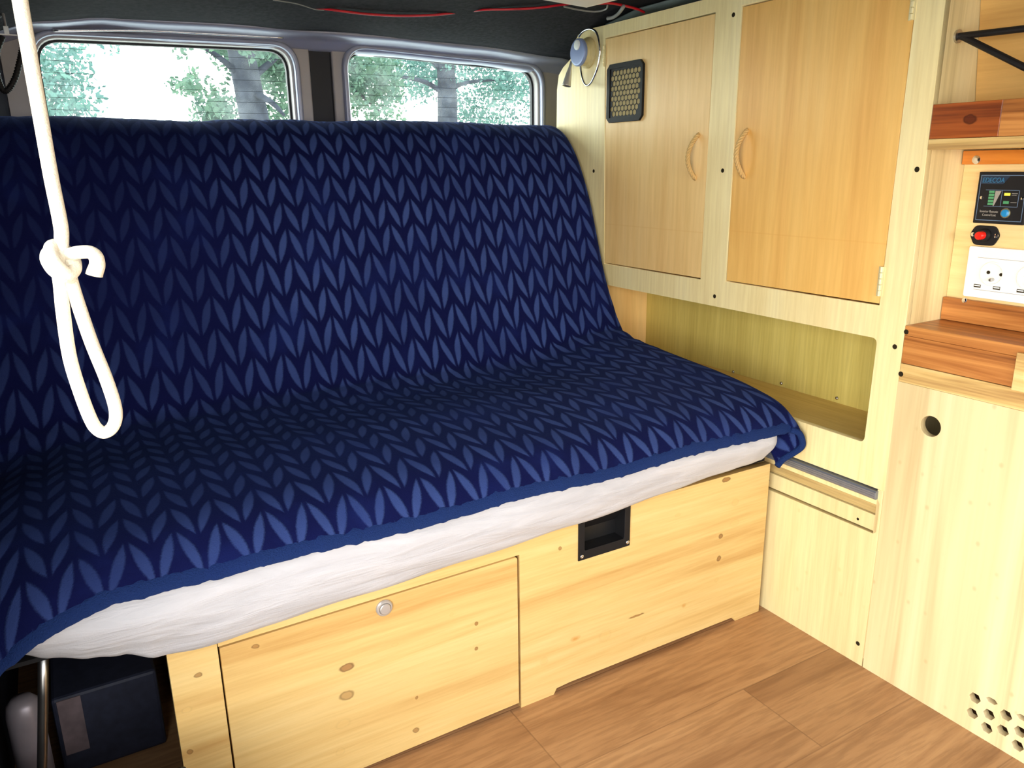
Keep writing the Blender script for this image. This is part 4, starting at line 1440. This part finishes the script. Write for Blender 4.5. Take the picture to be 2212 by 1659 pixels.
# breaker with the red button
bk = thing('circuit_breaker', 'small black breaker with red push button above the white socket', 'switch', (BX, -0.33, 0.88))
XK = BX - 0.004
kc = at(2128, 509, 'x', XK)
ky0, ky1 = at(2160, 509, 'x', XK).y, at(2094, 507, 'x', XK).y
khz = 0.0175
kq_ = (ky1 - ky0)
ol = rounded([(ky1, kc.z + .001), (ky1 - kq_ * .17, kc.z + khz), (ky0 + kq_ * .17, kc.z + khz), (ky0, kc.z + .001), (ky0 + kq_ * .17, kc.z - khz), (ky1 - kq_ * .17, kc.z - khz)], 0.006, 3)
plate('flange', ol, [], 'x', XK, BX - 0.0003, M['black'], bk, bevel=0.0008)
b = B(); lathe(b, (XK + .0005, kc.y, kc.z + .001), (-1, 0, 0), [(0, .0115), (.006, .0115), (.010, .0095), (.0105, .004)], 28); mk('collar', b, M['black'], bk)
b = B(); lathe(b, (XK - .009, kc.y, kc.z + .001), (-1, 0, 0), [(0, .0072), (.012, .0072), (.0135, .006), (.014, .001)], 28); mk('push_button', b, M['red'], bk, label='bright red push button')
for f in (0.08, 0.84):
    b = B(); lathe(b, (XK + .0003, ky1 - kq_ * (f + .04), kc.z + .001), (-1, 0, 0), [(0, .0042), (.0012, .0038), (.0018, .001)], 18); mk('screw', b, M['chrome'], bk)

# white double socket
XS = BX - 0.008
so = thing('power_socket', 'white double wall socket with small charging ports at the right edge', 'socket', (BX, -0.37, 0.82))
s1, s2 = at(2093, 531, 'x', XS), at(2080, 639, 'x', XS)
SY = (s1.y + s2.y) / 2
SZ1, SZ0 = s1.z, s2.z + 0.0
SH = SZ1 - SZ0
SWd = SH * 1.72
plate('cover_plate', rounded([(SY, SZ0), (SY, SZ1), (SY - SWd, SZ1), (SY - SWd, SZ0)], 0.004), [], 'x', XS, BX - 0.0003, M['white_plastic'], so, bevel=0.0012)


def sp(u, v, d=0.0): return Vector((XS - d, SY - SH * u, SZ1 - SH * v))


b = B()
for v in (.205, .835):
    a, c = sp(.20, v), sp(1.52, v + .008)
    box(b, XS - 0.0002, XS + 0.0005, c.y, a.y, c.z, a.z)
mk('plate_joint', b, M['print_grey'], so)
for k_ in (0, 1):
    c = sp(.52 + .70 * k_, .50)
    R = SH * .235
    b = B(); lathe(b, c + Vector((0.001, 0, 0)), (-1, 0, 0), [(0, R), (.0022, R), (.0030, R * .97), (.0030, R * .86), (.0012, R * .80), (.0008, R * .1)], 48)
    mk('outlet', b, M['white_plastic'], so)
    b = B()
    for (du, dv, r_) in ((-.075, -.02, .0031), (.085, -.005, .0026), (.17, -.0, .0030)):
        q2 = c + Vector((-0.0004, -SH * du, -SH * dv))
        if du == .085: continue
        lathe(b, q2 + Vector((0.0004, 0, 0)), (-1, 0, 0), [(0, r_), (.0008, r_)], 18)
    mk('pin_hole', b, M['hole'], so)
    q2 = c + Vector((0.0, SH * -.03, -SH * .11))
    b = B(); lathe(b, q2 + Vector((0.0004, 0, 0)), (-1, 0, 0), [(0, .0028), (.010, .0028), (.0115, .0018)], 18); mk('earth_pin', b, M['steel'], so)
for u in (.20, .575, 1.02, 1.40):
    a = sp(u, .735)
    b = B(); box(b, XS - 0.0003, XS + 0.0005, a.y - SH * .135, a.y, a.z - SH * .062, a.z); mk('charging_port', b, M['hole'], so)
    b = B(); box(b, XS - 0.0006, XS + 0.0005, a.y - SH * .125, a.y - SH * .012, a.z - SH * .036, a.z - SH * .014); mk('port_tongue', b, M['white_plastic'], so)

# ------------------------------------------------------------------ ceiling things
lt = [at(1267, 17, 'z', 1.383), at(1170, 0, 'z', 1.383), at(1336, 0, 'z', 1.383)]
C0 = lt[0]
ua = (lt[1] - C0).normalized(); ub = (lt[2] - C0).normalized()
pnl = thing('ceiling_light', 'white framed ceiling panel at the top edge beside the red wires', 'ceiling light', C0)


def par(o, la_, lb2, inset, z0_, z1_):
    pts = [o + ua * inset + ub * inset, o + ua * (la_ - inset) + ub * inset, o + ua * (la_ - inset) + ub * (lb2 - inset), o + ua * inset + ub * (lb2 - inset)]
    return [Vector((p.x, p.y, z0_)) for p in pts], (0, 0, z1_ - z0_)


b = B(); prism(b, *par(C0, .34, .26, 0.0, 1.383, 1.400)); mk('frame', b, M['white_frame'], pnl, bevel=0.002)
b = B(); prism(b, *par(C0, .34, .26, 0.018, 1.379, 1.384)); mk('inner_frame', b, M['white_plastic'], pnl, bevel=0.0015)
b = B(); prism(b, *par(C0, .34, .26, 0.034, 1.3765, 1.380)); mk('diffuser', b, M['white_frame'], pnl, bevel=0.001)


def wire(name, pts, r, mat, label, cat='cable', sm=10):
    b = B()
    pth = catmull([at_ceil(px, py, off) for px, py, off in pts], sm)
    tube(b, pth, r, 10)
    return tag(mk(name, b, mat, smooth=True), label, cat)


wire('red_cable', [(660, 14, -.006), (700, 19, -.002), (732, 23, .004), (790, 30, .006), (860, 34, .006), (925, 33, .005), (962, 30, .002), (1005, 25, -.006), (1048, 21, .002), (1100, 20, .006), (1160, 17, .007), (1215, 10, .008), (1262, 5, .010)], 0.0028, M['red_wire'], 'red cable running along the dark ceiling above the rear doors')
wire('red_cable', [(1290, 8, .008), (1320, 7, .008), (1352, 13, .010), (1378, 20, .014), (1392, 27, .020)], 0.0030, M['red_wire'], 'red cable between the white ceiling panel and the cabinet top')
wire('grey_cable', [(590, 0, .004), (640, 8, .004), (680, 20, .004), (700, 22, .002)], 0.0012, M['grey_wire'], 'thin grey cable at the left start of the long red cable')
wire('grey_cable', [(1218, 14, .006), (1250, 21, .008), (1285, 25, .010), (1308, 20, .010), (1312, 12, .008)], 0.0022, M['grey_wire'], 'grey cable sagging just below the white ceiling panel')
wire('grey_hose', [(1312, 40, .014), (1325, 37, .016), (1337, 28, .016), (1347, 14, .014)], 0.0045, M['grey_wire'], 'grey curved hose end just above the cabinet top edge', 'hose')

# ribbed conduit and its clip at the left edge
b = B()
pth = catmull([at(px, py, 'y', 0.86) for px, py in ((6, 78), (-6, 110), (-8, 150), (0, 182), (10, 197), (22, 188), (34, 165), (42, 135), (47, 112), (50, 85), (50, 60))], 14)
tube(b, pth, [0.0048 + (0.0014 if i % 3 else 0) for i in range(len(pth))], 12)
tag(mk('conduit', b, M['black'], smooth=True), 'black ribbed cable conduit hanging in a loop left of the rope', 'cable')
b = B()
c = at(13, 66, 'y', 0.85)
box(b, c.x - .004, c.x + .005, c.y - .003, c.y + .003, c.z - .008, c.z + .008)
box(b, c.x - .013, c.x + .018, c.y - .002, c.y + .002, c.z - .009, c.z - .006)
tube(b, [c + Vector((0, 0, 0.008)), c + Vector((0, 0, 0.03)), Vector((c.x - .01, c.y + .05, zceil(c.x, .9)))], 0.003, 8)
tag(mk('metal_clip', b, M['steel'], bevel=0.001), 'small shiny metal clip at the top left edge above the conduit', 'clip')

# ------------------------------------------------------------------ rope
RY = -0.45
rq = lambda px, py, dy=0.0: at(px, py, 'y', RY + dy)
rr_ = 0.0050
top = rq(43, 0)
rp_o = thing('rope', 'white cotton rope hanging from the ceiling with a knotted loop', 'rope', (top.x, RY, 0.9))
zt_ = zceil(top.x, RY) - 0.004
b = B()
st = [Vector((top.x - .003, RY, zt_)), rq(26, -110), rq(43, 0), rq(64, 120), rq(87, 250), rq(110, 380), rq(130, 480), rq(133, 515), rq(131, 545), rq(128, 590)]
loop = [rq(128, 590), rq(131, 617), rq(137, 679), rq(151, 773), rq(175, 852), rq(197, 908), rq(211, 928), rq(226, 934), rq(242, 924), rq(250, 903), rq(247, 872), rq(228, 815), rq(200, 746), rq(178, 684), rq(158, 623), rq(150, 590), rq(150, 560)]
tube(b, catmull(st + loop[1:], 10), rr_, 16)
mk('cord', b, M['rope'], rp_o, smooth=True)
b = B()
kc_ = [rq(152, 600, -.004), rq(132, 594, -.011), rq(112, 578, -.008), rq(102, 556, 0), rq(112, 540, .008), rq(134, 540, .010), rq(156, 556, .006), rq(161, 580, -.002), rq(146, 592, -.010), rq(122, 572, -.012), rq(110, 550, -.008), rq(112, 533, -.001), rq(128, 532, .007), rq(146, 546, .004)]
tail = [rq(146, 546, .004), rq(152, 549, -.002), rq(172, 545, -.006), rq(194, 545, -.007), rq(207, 555, -.006), rq(210, 572, -.004), rq(205, 588, -.003), rq(203, 597, -.003)]
pk_ = catmull(kc_ + tail[1:], 8)
n_ = len(pk_)
tube(b, pk_, [rr_ * (1.0 + 0.25 * max(0, (i - (n_ - 34)) / 34.0)) * (1.0 if i < n_ - 3 else (0.93, 0.78, 0.45)[i - n_ + 3]) for i in range(n_)], 16)
mk('knot', b, M['rope'], rp_o, smooth=True)
